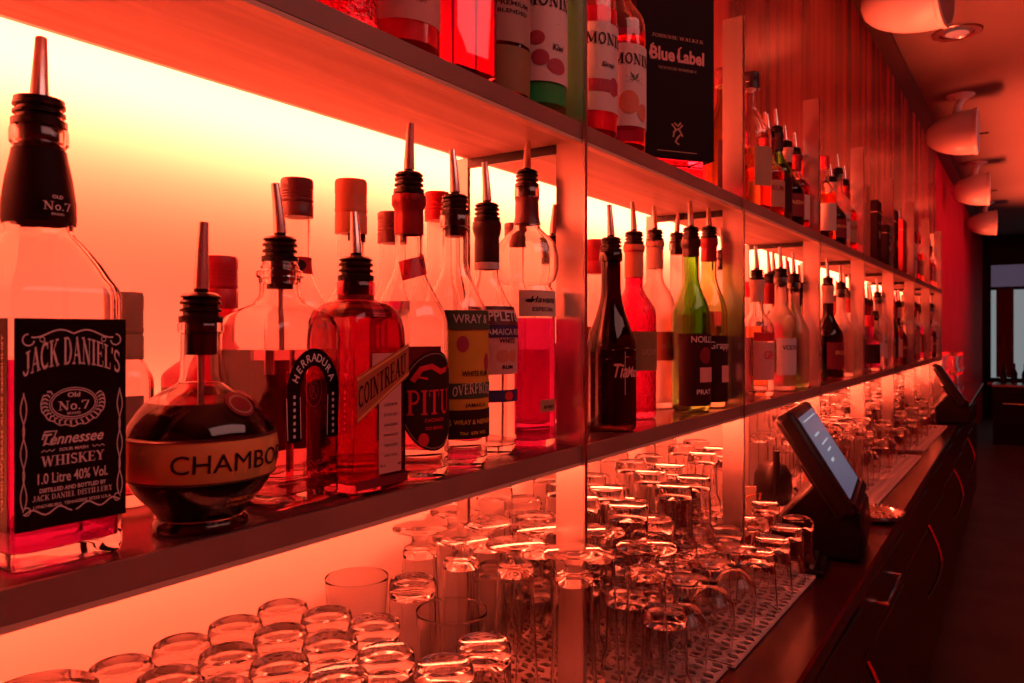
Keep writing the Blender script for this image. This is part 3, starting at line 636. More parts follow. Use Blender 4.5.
# --- clear sugar cane spirit with black oval label
b = std('cachaca_bottle', 407, -.478, 172, .0365, .53, .25, .0128, 'glass', 'l_clear', .615, y_spout=126, tilt=3, foil='foil_red', foil_h=.038, shape=.9, n=56)
zt = b.H - .078
ik = Ink(); ik.add([(-.019 + .038 * i / 6, zt - .004 + .010 * i / 6 + dz) for i in range(7) for dz in (0, .018)], [(2 * i, 2 * i + 2, 2 * i + 3, 2 * i + 1) for i in range(6)])
sl = b.art('neck_label', ik, 'cap_red', b.root, .0008); ik = Ink(); ik.add([(-.014 + .028 * i / 6, zt - .0005 + .010 * (i + .8) / 6 + dz) for i in range(7) for dz in (0, .010)], [(2 * i, 2 * i + 2, 2 * i + 3, 2 * i + 1) for i in range(6)]); b.art('neck_lettering', ik, 'p_maroon', sl, .0012)
L1 = b.oval(0, .072, .0335, .0450, 'p_ink', 'oval_label', .0006, [('border', Ink().line([(.0315 * cos(RD(a)), .072 + .0425 * sin(RD(a))) for a in range(0, 361, 10)], .0008), 'p_dimgold'),
    ('lettering', Ink().text('PITU', -.004, .060, .022, .046, 'serif').text('CACHACA', 0, .0535, .003, .022).text('DO BRASIL', 0, .0465, .0028, .02), 'p_red'),
    ('crayfish', Ink().line([(-.022, .090), (-.014, .101), (-.004, .103), (.006, .098), (.014, .100)], .005).line([(-.014, .101), (-.018, .094), (-.008, .092)], .0022).line([(.014, .100), (.022, .106)], .0016).oval(-.012, .038, .005, .006), 'p_red')])
put(b, 409, -.480, rot=-9, label='clear bottle with a dark oval label and red lettering, slanted strip on its neck')
# --- overproof rum, yellow-green label
b = std('rum_bottle', 452, -.483, 195, .0330, .58, .24, .0130, 'glass', 'l_clear', .30, y_spout=152, tilt=6, az=RD(180), n=48)
z0, z1 = .030, .155
ik = Ink().text('WRAY &', -.004, .1425, .0085, .038, 'sans', .01, .0); kf = Ink().oval(-.014, .122, .006, .008).oval(.016, .104, .005, .009); ko = Ink().text('OVERPROOF', 0, .071, .0085, .048, 'serif', arch=.003)
b.label(-.040, .040, z0, z1, 'p_yellow', texts=[('fruit_print', kf, 'p_fruit'), ('ribbon_print', Ink().rect(-.034, .034, .069, .084), 'p_green'), ('lettering', ko, 'p_cream'), ('small_lettering', Ink().text('WHITE RUM', 0, .091, .005, .030).text('JAMAICA', 0, .061, .0035, .024), 'p_ink')], nu=20)
b.label(-.0401, .0401, z1 - .019, z1, 'p_green', 'top_band', .0013, texts=[('lettering', ik, 'p_silver')], nu=20, nz=1)
b.label(-.0401, .0401, z0, z0 + .028, 'p_ink', 'foot_band', .0013, texts=[('lettering', Ink().text('J. WRAY & NEPHEW', -.002, .044, .0045, .05).text('70cl  63% VOL', -.002, .034, .003, .03), 'p_yellow')], nu=20, nz=1)
put(b, 455, -.483, rot=-14, label='clear rum bottle with tall yellow and green label')
# --- white rum
b = std('rum_bottle', 487, -.505, 204, .0330, .56, .22, .0132, 'glass', 'l_clear', .40, y_spout=165, tilt=5, az=RD(180), foil='foil_black', foil_h=.046, n=48)
b.foil(b.H - .054, b.H - .0465, 'p_silver', 'foil_band')
b.label(-.040, .036, .088, .158, 'p_rose', texts=[('fruit_print', Ink().oval(-.006, .108, .008, .007).oval(.008, .108, .007, .0065), 'p_peach'), ('lettering', Ink().text('WHITE', 0, .122, .005, .022).text('RUM', 0, .094, .004, .014), 'p_ink')], nu=20)
b.label(-.0401, .0361, .142, .162, 'cap_dark', 'name_band', .0013, texts=[('lettering', Ink().text('APPLETON', -.001, .146, .0105, .062, bold=.02), 'p_white')], nu=20, nz=1)
b.label(-.0401, .0361, .128, .1415, 'p_blue', 'island_band', .0013, texts=[('lettering', Ink().text('JAMAICA RUM', -.001, .131, .0065, .052, bold=.01), 'p_silver')], nu=20, nz=1)
b.label(-.040, .036, .058, .071, 'p_blue', 'foot_band', texts=[('lettering', Ink().oval(.002, .0645, .006, .005), 'p_red')], nu=20, nz=1)
put(b, 487, -.505, rot=-12, label='clear white-rum bottle with black neck foil and pink label')
# --- tall bulbous bottle at the first upright
H = zat(530, -.497, 172) - .020
pr = [(.020, .004), (.030, 0), (.0335, .004), (.034, .01), (.0335, .10), (.033, .170), (.0325, .182), (.029, .187), (.029, .191), (.034, .196), (.0375, .208), (.0375, .224), (.034, .238), (.025, .248), (.0165, .256), (.0135, .270), (.0130, H - .014), (.0150, H - .012), (.0150, H - .002), (.0138, H)]
b = Bottle('tall_spirit_bottle', [(p[0], p[1], 0) for p in pr], 'glass', 'l_red', .150, .0024, 52)
b.foil(H - .044, H - .013, 'cap_dark'); 
b.label(-.030, .034, .152, .182, 'p_cream', texts=[('lettering', Ink().text('Havana', 0, .168, .007, .036, shear=.3).text('ESPECIAL', 0, .158, .0045, .03).oval(-.018, .170, .005, .002), 'p_ink')], nu=18)
b.label(-.006, .020, .042, .056, 'p_tan', 'small_label', nu=8, nz=1, texts=[('lettering', Ink().text('anejo', .007, .046, .005, .018, shear=.3), 'p_ink')])
b.pourer(zat(530, -.497, 141) - H - .020, 3); put(b, 527, -.497, rot=-20, label='tall clear bottle with bulb shoulder and red spirit beside the first steel upright')
# --- back-row bottles of the first bay
def backb(name, px, X, y, r, cap=None, y_sp=None, liquid='l_amber', glass='glass', label='', lab=None, rot=0, rn=.012, foil=None, level=.4, hb=.56, hs=.2, lt=None):
    b = std(name, px, X, y, r, hb, hs, rn, glass, liquid, level, 'cap' if cap else 'pour', cap=cap or 'cap_dark', y_spout=y_sp, foil=foil, n=28)
    if lab: b.label(-r * 1.1, r * 1.1, b.H * .14, b.H * .46, lab, nu=10, texts=lt or ())
    return put(b, px, X, rot=rot, label=label)
backb('capped_bottle', 391, -.582, 213, .028, 'cap_dark', label='half-hidden clear bottle with dark cap behind the oval-labelled bottle', lab='p_maroon')
backb('capped_bottle', 437, -.587, 193, .030, 'cap_red', label='half-hidden bottle with narrow red cap beside the rear steel post', liquid='l_red')
backb('capped_bottle', 515, -.587, 224, .031, 'cap_dark', label='half-hidden bottle with dark cap behind the tall bulb-shouldered bottle', liquid='l_red')
backb('pourer_bottle', 553, -.585, 236, .032, None, 207, 'l_red', label='back-row bottle with steel pourer just left of the first upright', lab='p_red', rot=-20)
# --- second bay
b = std('speckled_spirit_bottle', 594, -.535, 240, .0290, .56, .20, .0125, 'glass', 'l_ruby', .34, 'cap', cap='cap_red', cap_h=.05, n=36)
b.label(-.030, .026, .045, .142, 'p_tan', texts=[('lettering', Ink().text('RESERVE', 0, .09, .006, .036, 'serif'), 'p_ink')], nu=14); b.art('shoulder_lettering', Ink().text('Dry', 0, .150, .013, .03, shear=.3), 'p_cream', b.root, .001)
put(b, 596, -.535, rot=-30, label='bottle with a brown paper label just right of the first upright')
b = std('coffee_liqueur_bottle', 609, -.482, 238, .0345, .45, .36, .0135, 'glass_dark', 'l_black', .5, y_spout=207, tilt=5, az=RD(180), shape=.75, n=48)
b.art('lettering', Ink().text('Tia', -.010, .074, .018, .020, shear=.3).text('Maria', .014, .074, .014, .030, shear=.3).line([(-.03, .098), (0, .101), (.028, .098)], .0008).line([(-.022, .110), (0, .113), (.02, .110)], .0008).line([(-.004, .05), (-.004, .108)], .0008), 'p_rose', b.root, .0008)
put(b, 611, -.480, rot=-24, label='dark brown long-necked liqueur bottle with script lettering, second bay')
b = std('red_liqueur_bottle', 634, -.522, 232, .0345, .60, .16, .0140, 'glass_pebble', None, .5, y_spout=204, tilt=4, az=RD(180), foil='foil_orange', foil_h=.052, n=44)
b.label(-.040, .040, .075, .135, 'p_olive', nu=16, texts=[('lettering', Ink().text('LIQUEUR', 0, .10, .008, .04), 'p_tan')]); put(b, 634, -.522, rot=-10, label='bright red pebbled-glass bottle with an olive label, second bay')
b = std('frosted_bottle', 655, -.560, 230, .0345, .62, .17, .0138, 'glass_frost', None, .5, y_spout=203, tilt=4, az=RD(180), foil='foil_beige', foil_h=.05, n=40)
b.label(-.034, .034, .085, .135, 'p_peach', nu=14, texts=[('lettering', Ink().text('MALIBU', 0, .105, .010, .046, bold=.03), 'p_rose')]); put(b, 655, -.560, rot=-10, label='pale frosted bottle with beige neck foil, second bay')
b = std('bitter_aperitif_bottle', 677, -.56, 233, .0310, .52, .2, .0130, 'glass', 'l_orange', .55, y_spout=209, n=40)
b.label(-.036, .036, .052, .105, 'p_rose', nu=14); b.label(-.036, .036, .108, .132, 'p_ink', 'name_band', nu=14, nz=1, texts=[('lettering', Ink().text('APEROL', 0, .114, .012, .052, bold=.03), 'p_silver')])
put(b, 677, -.560, rot=-18, label='bottle of orange aperitif with a black name band behind the dark green vermouth')
b = std('vermouth_bottle', 692, -.487, 228, .0325, .54, .24, .0135, 'glass_green', None, .5, y_spout=201, tilt=4, az=RD(180), foil='foil_black', foil_h=.030, n=44)
b.label(-.045, .045, .010, .132, 'p_ink', nu=14, nz=6, texts=[('lettering', Ink().text('NOILLY', 0, .117, .0105, .048, bold=.02).text('PRAT', 0, .030, .008, .03, bold=.02), 'p_silver'), ('crest', Ink().oval(.002, .095, .012, .014), 'p_maroon'), ('panel', Ink().rect(-.010, .022, .050, .075), 'p_rose')])
put(b, 691, -.487, rot=-26, label='dark green vermouth bottle with a black label, second bay')
b = std('green_glass_bottle', 711, -.487, 228, .0325, .54, .25, .0135, 'glass_palegreen', None, .5, y_spout=206, tilt=3, az=RD(180), foil='foil_red', foil_h=.042, n=44)
b.label(-.045, .045, .010, .128, 'p_ink', nu=14, nz=6, texts=[('lettering', Ink().text('Grappa', 0, .105, .013, .05, bold=.01), 'p_silver'), ('panel', Ink().rect(-.002, .030, .045, .075), 'p_rose')])
put(b, 709, -.487, rot=-26, label='pale green bottle with a maroon label and red neck foil, second bay')
b = std('rum_cream_bottle', 724, -.497, 244, .0320, .62, .16, .0125, 'glass', 'l_pink', .62, y_spout=222, tilt=8, az=RD(180), n=36)
b.label(-.034, .034, .108, .148, 'p_ink', nu=12, nz=1, texts=[('lettering', Ink().text('SERUM', 0, .120, .012, .046, bold=.02), 'p_silver')]); b.label(-.034, .034, .045, .100, 'p_grey', 'lower_label', nu=12)
put(b, 723, -.535, rot=-25, label='bottle of pink spirit with black and grey labels left of the second upright')
# --- prototypes for the farther bays: each is built once here and copied on with its own label
def kind(name, r, hb, hs, rn, H, glass, liquid, level, close, lab=None, foil=None, cap='cap_dark', shape=1.0, q=0, lt=None, lz=(.14, .46), band=None, hp=.045, n=28):
    b = Bottle(name, prof_round(r, hb * H, hs * H, rn, H, shape=shape, q=q), glass, liquid, level * H, .0022, n)
    if foil: b.foil(H - .045, H - .0015 if close == 'pour' else H - .028, foil)
    b.pourer(hp, 5, RD(180)) if close == 'pour' else b.cap(.034, None, cap)
    if lab: b.label(-r * 1.05, r * 1.05, H * lz[0], H * lz[1], lab, nu=10, texts=lt or ())
    if band: b.label(-r * 1.05, r * 1.05, H * lz[1] + .002, H * lz[1] + .020, band, 'name_band', nu=10, nz=1)
    return b.root
def ktext(t, z, m='p_ink', w=.045, h=.010): return [('lettering', Ink().text(t, 0, z, h, w, bold=.02), m)]
K = {}
K['gin'] = (kind('gin_bottle', .034, .58, .17, .0135, .235, 'glass', 'l_clear', .5, 'pour', 'p_rose', 'foil_beige', lt=ktext('GIN', .075, 'p_red', .03, .016), band='p_red'), 'clear bottle, pink label')
K['frost'] = (kind('vodka_bottle', .033, .62, .15, .0140, .250, 'glass_frost', None, .5, 'pour', 'p_silver', lt=ktext('VODKA', .09)), 'frosted bottle, grey label')
K['white'] = (kind('white_label_bottle', .035, .52, .26, .0130, .235, 'glass_frost', None, .5, 'pour', None, shape=.8), 'plain milky bottle')
K['amber'] = (kind('amber_spirit_bottle', .034, .56, .20, .0130, .225, 'glass', 'l_amber', .62, 'pour', 'p_tan', 'foil_red', lt=ktext('RUM', .075, 'p_maroon', .03, .014)), 'amber bottle, tan label')
K['red'] = (kind('red_spirit_bottle', .032, .58, .18, .0130, .230, 'glass', 'l_red', .66, 'pour', 'p_cream', 'foil_red'), 'bottle of red spirit, cream label')
K['green'] = (kind('green_glass_bottle', .033, .56, .24, .0135, .240, 'glass_green', None, .5, 'pour', 'p_ink', 'foil_black', lz=(.12, .50)), 'green bottle, black label')
K['dark'] = (kind('dark_cream_bottle', .0405, .46, .26, .0145, .238, 'glass_dark', 'l_black', .4, 'pour', 'p_maroon', 'foil_beige', shape=.8, lt=ktext('IRISH', .065, 'p_gold', .04, .010), lz=(.12, .40)), 'broad dark bottle, maroon label')
K['slim'] = (kind('slim_clear_bottle', .028, .62, .18, .0120, .245, 'glass', 'l_clear', .7, 'pour', 'p_white', lz=(.25, .50)), 'slim clear bottle, white label')
K['jar'] = (kind('red_stoppered_bottle', .036, .50, .14, .0160, .165, 'glass', 'l_ruby', .9, 'cap', 'p_ink', cap='cap_red', lz=(.14, .5)), 'squat dark red bottle, red stopper')
K['cap'] = (kind('capped_bottle', .033, .56, .20, .0135, .240, 'glass', 'l_red', .6, 'cap', 'p_maroon', cap='cap_dark'), 'dark-capped bottle, maroon label')
K['capred'] = (kind('capped_bottle', .032, .58, .18, .0135, .235, 'glass', 'l_orange', .6, 'cap', 'p_cream', cap='cap_red'), 'red-capped bottle, cream label')
used = set()
def relax():
    RK = {k: .036 for k in K}; RK.update(dark=.0415, slim=.030, jar=.038, white=.037)
    for sh in 'MU':
        mv = [list(e) for e in PL if e[4] == sh]
        fx = [b for b in BRN if b[3] == sh] + (CART if sh == 'U' else [])
        for it in range(400):
            for i, a in enumerate(mv):
                ra = RK[a[0]]
                for B_, rb, mo in [(m, RK[m[0]], 1) for j, m in enumerate(mv) if j != i] + [([0, f[0], f[1]], f[2] + .002, 0) for f in fx]:
                    dx, dy = a[1] - B_[1], a[2] - B_[2]; d = math.hypot(dx, dy); g = ra + rb - d
                    if g > 0:
                        s = 1 if dy >= 0 else -1; k = .55 if mo else 1.05
                        a[2] += s * g * k
                        if mo: B_[2] -= s * g * k
                for p in POSTS:
                    if a[1] < -.5:
                        xx = -.619
                        if a[1] - ra < -.61 + .002 and abs(a[2] - p) < .02: a[2] += .002 * (1 if a[2] > p else -1)
                    elif abs(a[2] - p) < ra + .005 and a[1] + ra > -.476: a[2] += .003 * (1 if a[2] > p else -1)
                a[1] = max(a[1], -.607 + ra)
                a[2] = min(a[2], Y1 - .03)
        k = 0
        for n, e in enumerate(PL):
            if e[4] == sh: PL[n] = tuple(mv[k]); k += 1
CART = []
bpy.context.view_layer.update()
for k in K: 
    def rec(o):
        kids[o.name] = list(o.children)
        for c in o.children: rec(c)
    rec(K[k][0])
UP = ['first', 'second', 'third', 'fourth', 'fifth', 'sixth', 'seventh', 'eighth']
def bayname(y):
    i = sum(1 for p in POSTS if p < y)
    return 'left of the first upright' if i == 0 else ('past the last upright' if i == 8 else 'past the %s upright' % UP[i - 1])
PL = []                                # (kind, X, Y, height factor, shelf)
def far(k, px, X, hf=1.0, sh='M'): Y, t = onX(px, X); PL.append((k, X, Y, hf, sh))
# third bay, as the photograph shows it
for k, px, X, hf in (('capred', 752, -.560, .98), ('gin', 757, -.487, .98), ('amber', 767, -.530, 1.06), ('frost', 781, -.487, .98), ('green', 790, -.530, 1.0), ('white', 796, -.487, 1.02), ('slim', 768, -.590, 1.08), ('red', 784, -.590, 1.1), ('green', 798, -.560, 1.0), ('amber', 806, -.497, .86), ('cap', 803, -.590, 1.0)):
    far(k, px, X, hf)
for k, px, X, hf in (('dark', 828, -.482, 1.05), ('amber', 837, -.560, 1.0), ('white', 841, -.490, 1.06), ('red', 850, -.485, 1.0), ('slim', 845, -.575, 1.08), ('slim', 855, -.575, 1.05)): far(k, px, X, hf)
for k, px, X, hf in (('amber', 866, -.570, 1.05), ('jar', 868.5, -.482, 1.1), ('capred', 874, -.560, 1.0), ('slim', 878.5, -.482, .75), ('red', 883.5, -.482, 1.0), ('green', 888, -.482, 1.08), ('amber', 886, -.570, 1.05)): far(k, px, X, hf)
seqf = ['frost', 'amber', 'capred', 'red', 'dark', 'slim', 'gin', 'green', 'amber', 'white', 'red', 'cap', 'slim', 'jar', 'gin', 'red', 'dark', 'amber', 'frost', 'red', 'slim', 'cap', 'green', 'gin', 'amber']
y = POSTS[4] + .07; i = 0
while y < Y1 - .04:
    if min(abs(y - p) for p in POSTS) > .040:
        PL.append((seqf[i % 25], -.484, y, .95 + .12 * random.random(), 'M')); PL.append((seqf[(i * 7 + 3) % 25], -.568, y + .02, .98 + .12 * random.random(), 'M')); i += 1
    y += .083
# ------------------------------------------------------------------ upper shelf
def upper(name, px, X, r, H, hb, hs, rn, glass, liquid, level, q=0, close='cap', cap='cap_dark', n=36, shape=1.0):
    b = Bottle(name, prof_round(r, hb * H, hs * H, rn, H, q=q, shape=shape), glass, liquid, level * H, .0024, n)
    b.cap(.034, None, cap) if close == 'cap' else b.pourer(.045, 5, RD(180))
    return b
US = ZU_T + .0004; UX = -.482
def upput(b, px, X, rot, label): return put(b, px, X, z=US, rot=rot, label=label)
b = upper('cut_glass_bottle', 348, UX, .032, .26, .6, .2, .013, 'glass_pebble', None, .5); upput(b, 340, UX, 0, 'dark red cut-glass bottle at the top edge, first in view on the upper shelf')
b = upper('syrup_bottle', 402, UX, .036, .29, .62, .18, .013, 'glass', 'l_redsyrup', .60, cap='cap_red')
b.label(-.036, .036, .028, .16, 'p_rose', nu=16, texts=[('lettering', Ink().text('Strawberry', 0, .058, .010, .058, shear=.3).text('SIROP', .0, .045, .006, .02), 'p_fruit')]); upput(b, 400, UX, -22, 'red syrup bottle with a pale pink label and script, upper shelf left end')
b = upper('square_liqueur_bottle', 455, UX, .031, .22, .66, .16, .013, 'glass', 'l_pink', .55, q=.85, cap='cap_red'); upput(b, 456, UX, -8, 'square bottle of bright pink liqueur on the upper shelf')
b = upper('whisky_bottle', 496, UX, .034, .30, .6, .2, .013, 'glass_brown', None, .5)
b.label(-.036, .036, .058, .16, 'p_grey', nu=16, texts=[('lettering', Ink().text('SKEEN', 0, .108, .010, .046, bold=.01).text('PREMIUM', 0, .096, .005, .04).text('BLENDED', 0, .088, .004, .036), 'p_ink')]); b.label(-.036, .036, .006, .054, 'p_olive', 'lower_label', nu=16); upput(b, 498, UX, -25, 'brown bottle with a grey label above an olive label, upper shelf')
def fruit(kind_):
    k = Ink(); lf = Ink(); tx = Ink().text('MONIN', 0, .118, .0145, .060, 'serif')
    if kind_ == 'kiwi': k.oval(-.016, .082, .009, .008).oval(.008, .052, .013, .009).oval(-.012, .060, .010, .009); lf.add([(-.006, .104), (.010, .100), (.028, .084), (.010, .088)], [(0, 1, 2, 3)]); tx.text('Kiwi', .010, .070, .007, .016, shear=.3)
    if kind_ == 'berry': k.rect(-.026, .020, .058, .074).oval(.01, .066, .009, .012); tx.text('Sirop', .0, .090, .006, .02, shear=.3)
    if kind_ == 'olive': lf.add([(-.01, .098), (.008, .102), (.022, .092), (.004, .090)], [(0, 1, 2, 3)]); lf.line([(-.02, .05), (-.005, .07), (.006, .095)], .002); k.oval(-.014, .074, .005, .009).oval(.0, .058, .005, .008).oval(.010, .066, .004, .008)
    if kind_ == 'peach':
        for a in (200, 160, 120, 60, 20, -20): lf.add([(0, .097), (.006 * cos(RD(a + 20)), .097 + .006 * sin(RD(a + 20))), (.015 * cos(RD(a)), .097 + .012 * sin(RD(a))), (.006 * cos(RD(a - 20)), .097 + .006 * sin(RD(a - 20)))], [(0, 1, 2, 3)])
        k.oval(-.008, .066, .015, .016).oval(.014, .054, .010, .012)
    return [('leaf_print', lf, 'p_leaf'), ('fruit_print', k, 'p_peach' if kind_ == 'peach' else 'p_fruit'), ('lettering', tx, 'p_ink')]
for px, k_, liq, X, H, lab in ((536, 'kiwi', 'l_greensyrup', -.478, .30, 'syrup bottle with green syrup and a fruit label, left of the first upright'),
                        (590, 'berry', 'l_redsyrup', -.480, .30, 'syrup bottle with red syrup just right of the first upright'),
                        (604, 'olive', 'l_clear', -.545, .30, 'syrup bottle with a leafy label between the red and purple syrups'),
                        (620, 'peach', 'l_magenta', -.480, .30, 'syrup bottle with purple syrup and a round-fruit label beside the tall black box')):
    b = upper('syrup_bottle', px, X, .0355, H, .60, .17, .0125, 'glass', liq, .56, cap='cap_red', n=44)
    b.label(-.037, .037, .034, .146, 'p_white' if k_ != 'berry' else 'p_silver', nu=18, texts=fruit(k_)); upput(b, px, X, {536: -30, 590: -22, 604: -22, 620: -30}[px], lab)
# tall black presentation box
bx = empty('whisky_box', (-.4755, 1.158, US + .034), RD(-33.7))
tag(bx, 'tall black whisky presentation box with pale lettering standing on the upper shelf', 'box')
MB().box(-.090, 0, -.073, .073, 0, .36).build('carton', 'box_navy', bx, 30, .001)
k = Ink().text('Johnnie Walker', 0, .1655, .0055, .078, 'serif'); k.v = []; k.f = []
k.text('JOHNNIE WALKER', .002, .1705, .0048, .086, 'serif')
k2 = Ink()
V, Fc, x = serif('BLUE'); k2.text('Blue', -.023, .1400, .0175, .040, 'sans', .035).text('Label', .024, .1400, .0175, .044, 'sans', .035)
for xx in (-.041, .004): k2.line([(xx, .139), (xx - .003, .146), (xx, .158), (xx + .004, .161)], .002)
k3 = Ink().text('SCOTCH WHISKY', .002, .1275, .0035, .064, 'serif')
e = Ink()
for pts in ([(-.006, .040), (.002, .046), (.008, .040), (.002, .034), (-.002, .028), (.004, .024)], [(-.008, .052), (-.002, .046), (-.006, .034)], [(.010, .052), (.004, .046), (.010, .036)], [(-.004, .054), (.002, .050), (.007, .055)]): e.line(pts, .0028)
e.line([(-.032, .014), (.034, .014)], .0012)
def flat(ink, name, m):
    me = bpy.data.meshes.new(name); me.from_pydata([(.0006, a * 1.15, b_ * 1.15 - .006) for a, b_ in ink.v], [], ink.f); return link(name, me, m, bx.children[0] if bx.children else bx)
o = MB().box(-.080, -.004, -.055, .055, 0, .0332).build('display_stand', 'glass_red', None, 30, .002); o.location = (-.4755, 1.158, US); o.rotation_euler = (0, 0, RD(-33.7)); tag(o, 'low translucent red block under the tall black whisky box', 'stand')
bpy.context.view_layer.update()
flat(k, 'lettering', 'p_tan'); flat(k2, 'title_lettering', 'p_rose'); flat(k3, 'small_lettering', 'p_dimgold'); flat(e, 'crest', 'p_tan')
b = upper('whisky_bottle', 722, UX, .034, .265, .56, .26, .0135, 'glass_palegreen', None, .5, close='cap', cap='cap_dark')
b.label(-.036, .036, .012, .125, 'p_ink', nu=16, nz=6, texts=[('lettering', Ink().text('Glen', 0, .095, .013, .034, bold=.02), 'p_rose'), ('scroll_print', Ink().line([(-.02, .07), (0, .076), (.02, .07)], .001).line([(-.02, .055), (0, .061), (.02, .055)], .001), 'p_dimgold')]); upput(b, 724, -.505, -30, 'green whisky bottle with a black label left of the second upright, upper shelf')
b = upper('vodka_bottle', 749, UX, .040, .282, .56, .20, .0150, 'glass', 'l_orange', .45, cap='foil_black', n=44)
b.label(-.03, .03, .05, .13, 'p_tan', nu=14); upput(b, 751, -.484, -20, 'big clear bottle with long black cap just right of the second upright, upper shelf')
for k, px, X, hf in (('capred', 743, -.565, .92), ('slim', 766, -.555, .98), ('amber', 768, -.484, .80), ('cap', 776, -.560, 1.05), ('green', 781, -.487, .86), ('dark', 789, -.487, .80), ('red', 797, -.484, .82), ('amber', 806, -.484, .86), ('slim', 790, -.57, .95), ('gin', 803, -.570, .95),
                     ('cap', 826, -.565, 1.02), ('capred', 823.5, -.484, 1.0), ('dark', 831, -.484, .78), ('frost', 838, -.484, .9), ('amber', 845, -.484, .92), ('red', 852, -.484, .78), ('amber', 848, -.57, 1.0), ('slim', 838, -.57, 1.0)): far(k, px, X, hf, 'U')
# gift cartons on the upper shelf
def carton(px, X, w, d, h, m, label, rot=0):
    Y, t = onX(px, X); CART.append((X - d / 2, Y, max(w, d) / 2 + .004, 'U', label)); r = empty('gift_carton', (X, Y, US), RD(rot)); tag(r, label, 'box')
    MB().box(-d, 0, -w / 2, w / 2, 0, h).build('carton_body', m, r, 30, .001)
    MB().box(-d - .0006, .0006, -w / 2 - .0006, w / 2 + .0006, h * .80, h * .815).build('lid_seam', 'p_dimgold', r, 30)
    me = bpy.data.meshes.new('print'); ik = Ink().oval(0, h * .45, w * .22, h * .07).text('RESERVE', 0, h * .62, .008, w * .7, 'serif'); me.from_pydata([(.0007, a, b_) for a, b_ in ik.v], [], ik.f); link('print', me, 'p_dimgold', r)
carton(868, -.450, .085, .09, .235, 'p_peach', 'pale red gift carton just right of the fourth upright, upper shelf')
carton(879.5, -.450, .085, .09, .215, 'box_navy', 'dark gift carton standing behind the pale red one, upper shelf')
carton(889.5, -.450, .080, .09, .155, 'box_navy', 'low dark gift carton before the fifth upright, upper shelf', 0)
carton(897.0, -.450, .080, .09, .235, 'box_navy', 'tall dark gift carton just beyond the fifth upright, upper shelf')
carton(905.0, -.450, .11, .09, .225, 'box_red', 'wide dark red gift carton in the middle of the far bays, upper shelf')
y = 3.62; i = 3
while y < Y1 - .04:
    if min(abs(y - p) for p in POSTS) > .040:
        PL.append((seqf[(i * 3) % 25], -.484, y, .9 + .15 * random.random(), 'U'))
        if i % 2: PL.append((seqf[(i * 5 + 2) % 25], -.568, y + .02, .95 + .12 * random.random(), 'U'))
        i += 1
    y += .088
relax()
for i, a in enumerate(BRN):
    for b_ in BRN[:i]:
        if a[3] == b_[3] and math.hypot(a[0] - b_[0], a[1] - b_[1]) < a[2] + b_[2]: print('CLASH %.3f' % (a[2] + b_[2] - math.hypot(a[0] - b_[0], a[1] - b_[1])), a[:3], a[4], '|', b_[:3], b_[4])
# copy the prototypes to their places, every one with a label of its own
from collections import defaultdict
grp = defaultdict(list)
for e in PL: grp[(e[4], e[0], sum(1 for p in POSTS if p < e[2]))].append(e)
for (sh, k, bay), L in grp.items():
    L.sort(key=lambda e: e[2])
    for j, (k_, X, Y, hf, _) in enumerate(L):
        src, desc = K[k]
        o = src if k not in used else copy_tree(src); used.add(k)
        o.location = (X, Y, (ZM_T if sh == 'M' else ZU_T) + .0004); o.rotation_euler = (0, 0, RD(random.uniform(-38, -14))); hf = min(hf * 1.07, 1.13) if sh == 'M' else hf; o.scale = (1, 1, hf)
        where = 'left of the third upright' if bay == 2 else bayname(Y)
        nth = '' if len(L) == 1 else ', %s such' % ORD[j]
        tag(o, '%s%s, %s shelf, %s' % (desc, nth, 'middle' if sh == 'M' else 'upper', bayname(Y)), 'bottle', 'bottles on the far bays of the %s shelf' % ('middle' if sh == 'M' else 'upper'))
for k in K:
    if k not in used: print('UNUSED', k)
# ------------------------------------------------------------------ glasses, built once per kind and copied
def shell(name, outer, inner, n=36, m='glassb'):
    """outer profile upwards from the foot's centre, inner profile back down: one closed solid"""
    return MB().lathe([(1e-5, outer[0][1])] + refine(refine(outer), .006, .002) + refine(refine(inner), .006, .002) + [(1e-5, inner[-1][1])], n).build(name, m, None, 35)
def flip(o, h):                          # stand the glass on its rim
    for v in o.data.vertices: v.co.y = -v.co.y; v.co.z = h - v.co.z
    o.data.update(); return o
GK = {}
h = .159
GK['high'] = (flip(shell('highball_glass', [(.019, .0012), (.0225, 0), (.0252, .0015), (.0265, .006), (.0265, .03), (.0267, .09), (.0272, h - .002), (.0266, h)], [(.0260, h - .002), (.0255, .09), (.0250, .035), (.0240, .020), (.017, .0150), (.006, .0135)], 44), h), 'upturned highball glass')
h = .206
GK['sling'] = (flip(shell('sling_glass', [(.030, .0), (.0345, .0015), (.0345, .004), (.020, .0075), (.0115, .011), (.0100, .018), (.0125, .023), (.0195, .026), (.0215, .031), (.0225, .060), (.0250, .12), (.0292, h - .001), (.0286, h)], [(.0280, h - .002), (.0238, .12), (.0212, .062), (.0195, .038), (.008, .031)], 40), h), 'tall upturned sling glass with round foot')
h = .124
GK['goblet'] = (flip(shell('goblet_glass', [ (.028, 0), (.0325, .0015), (.032, .003), (.012, .006), (.0055, .012), (.0050, .024), (.0085, .031), (.020, .040), (.030, .056), (.0325, .075), (.030, .105), (.0275, h), (.0268, h)], [(.0285, .105), (.0310, .075), (.0285, .057), (.018, .0425), (.006, .035)], 36), h), 'upturned stemmed goblet')
h = .112
def facet(o, k=.05, n=9):
    for v in o.data.vertices:
        x, y = v.co.x, v.co.y; a = math.atan2(y, x); f = 1 - k * (.5 - .5 * cos(n * a)) * (1 if .012 < v.co.z < .085 else 0); v.co.x *= f; v.co.y *= f
    o.data.update(); return o
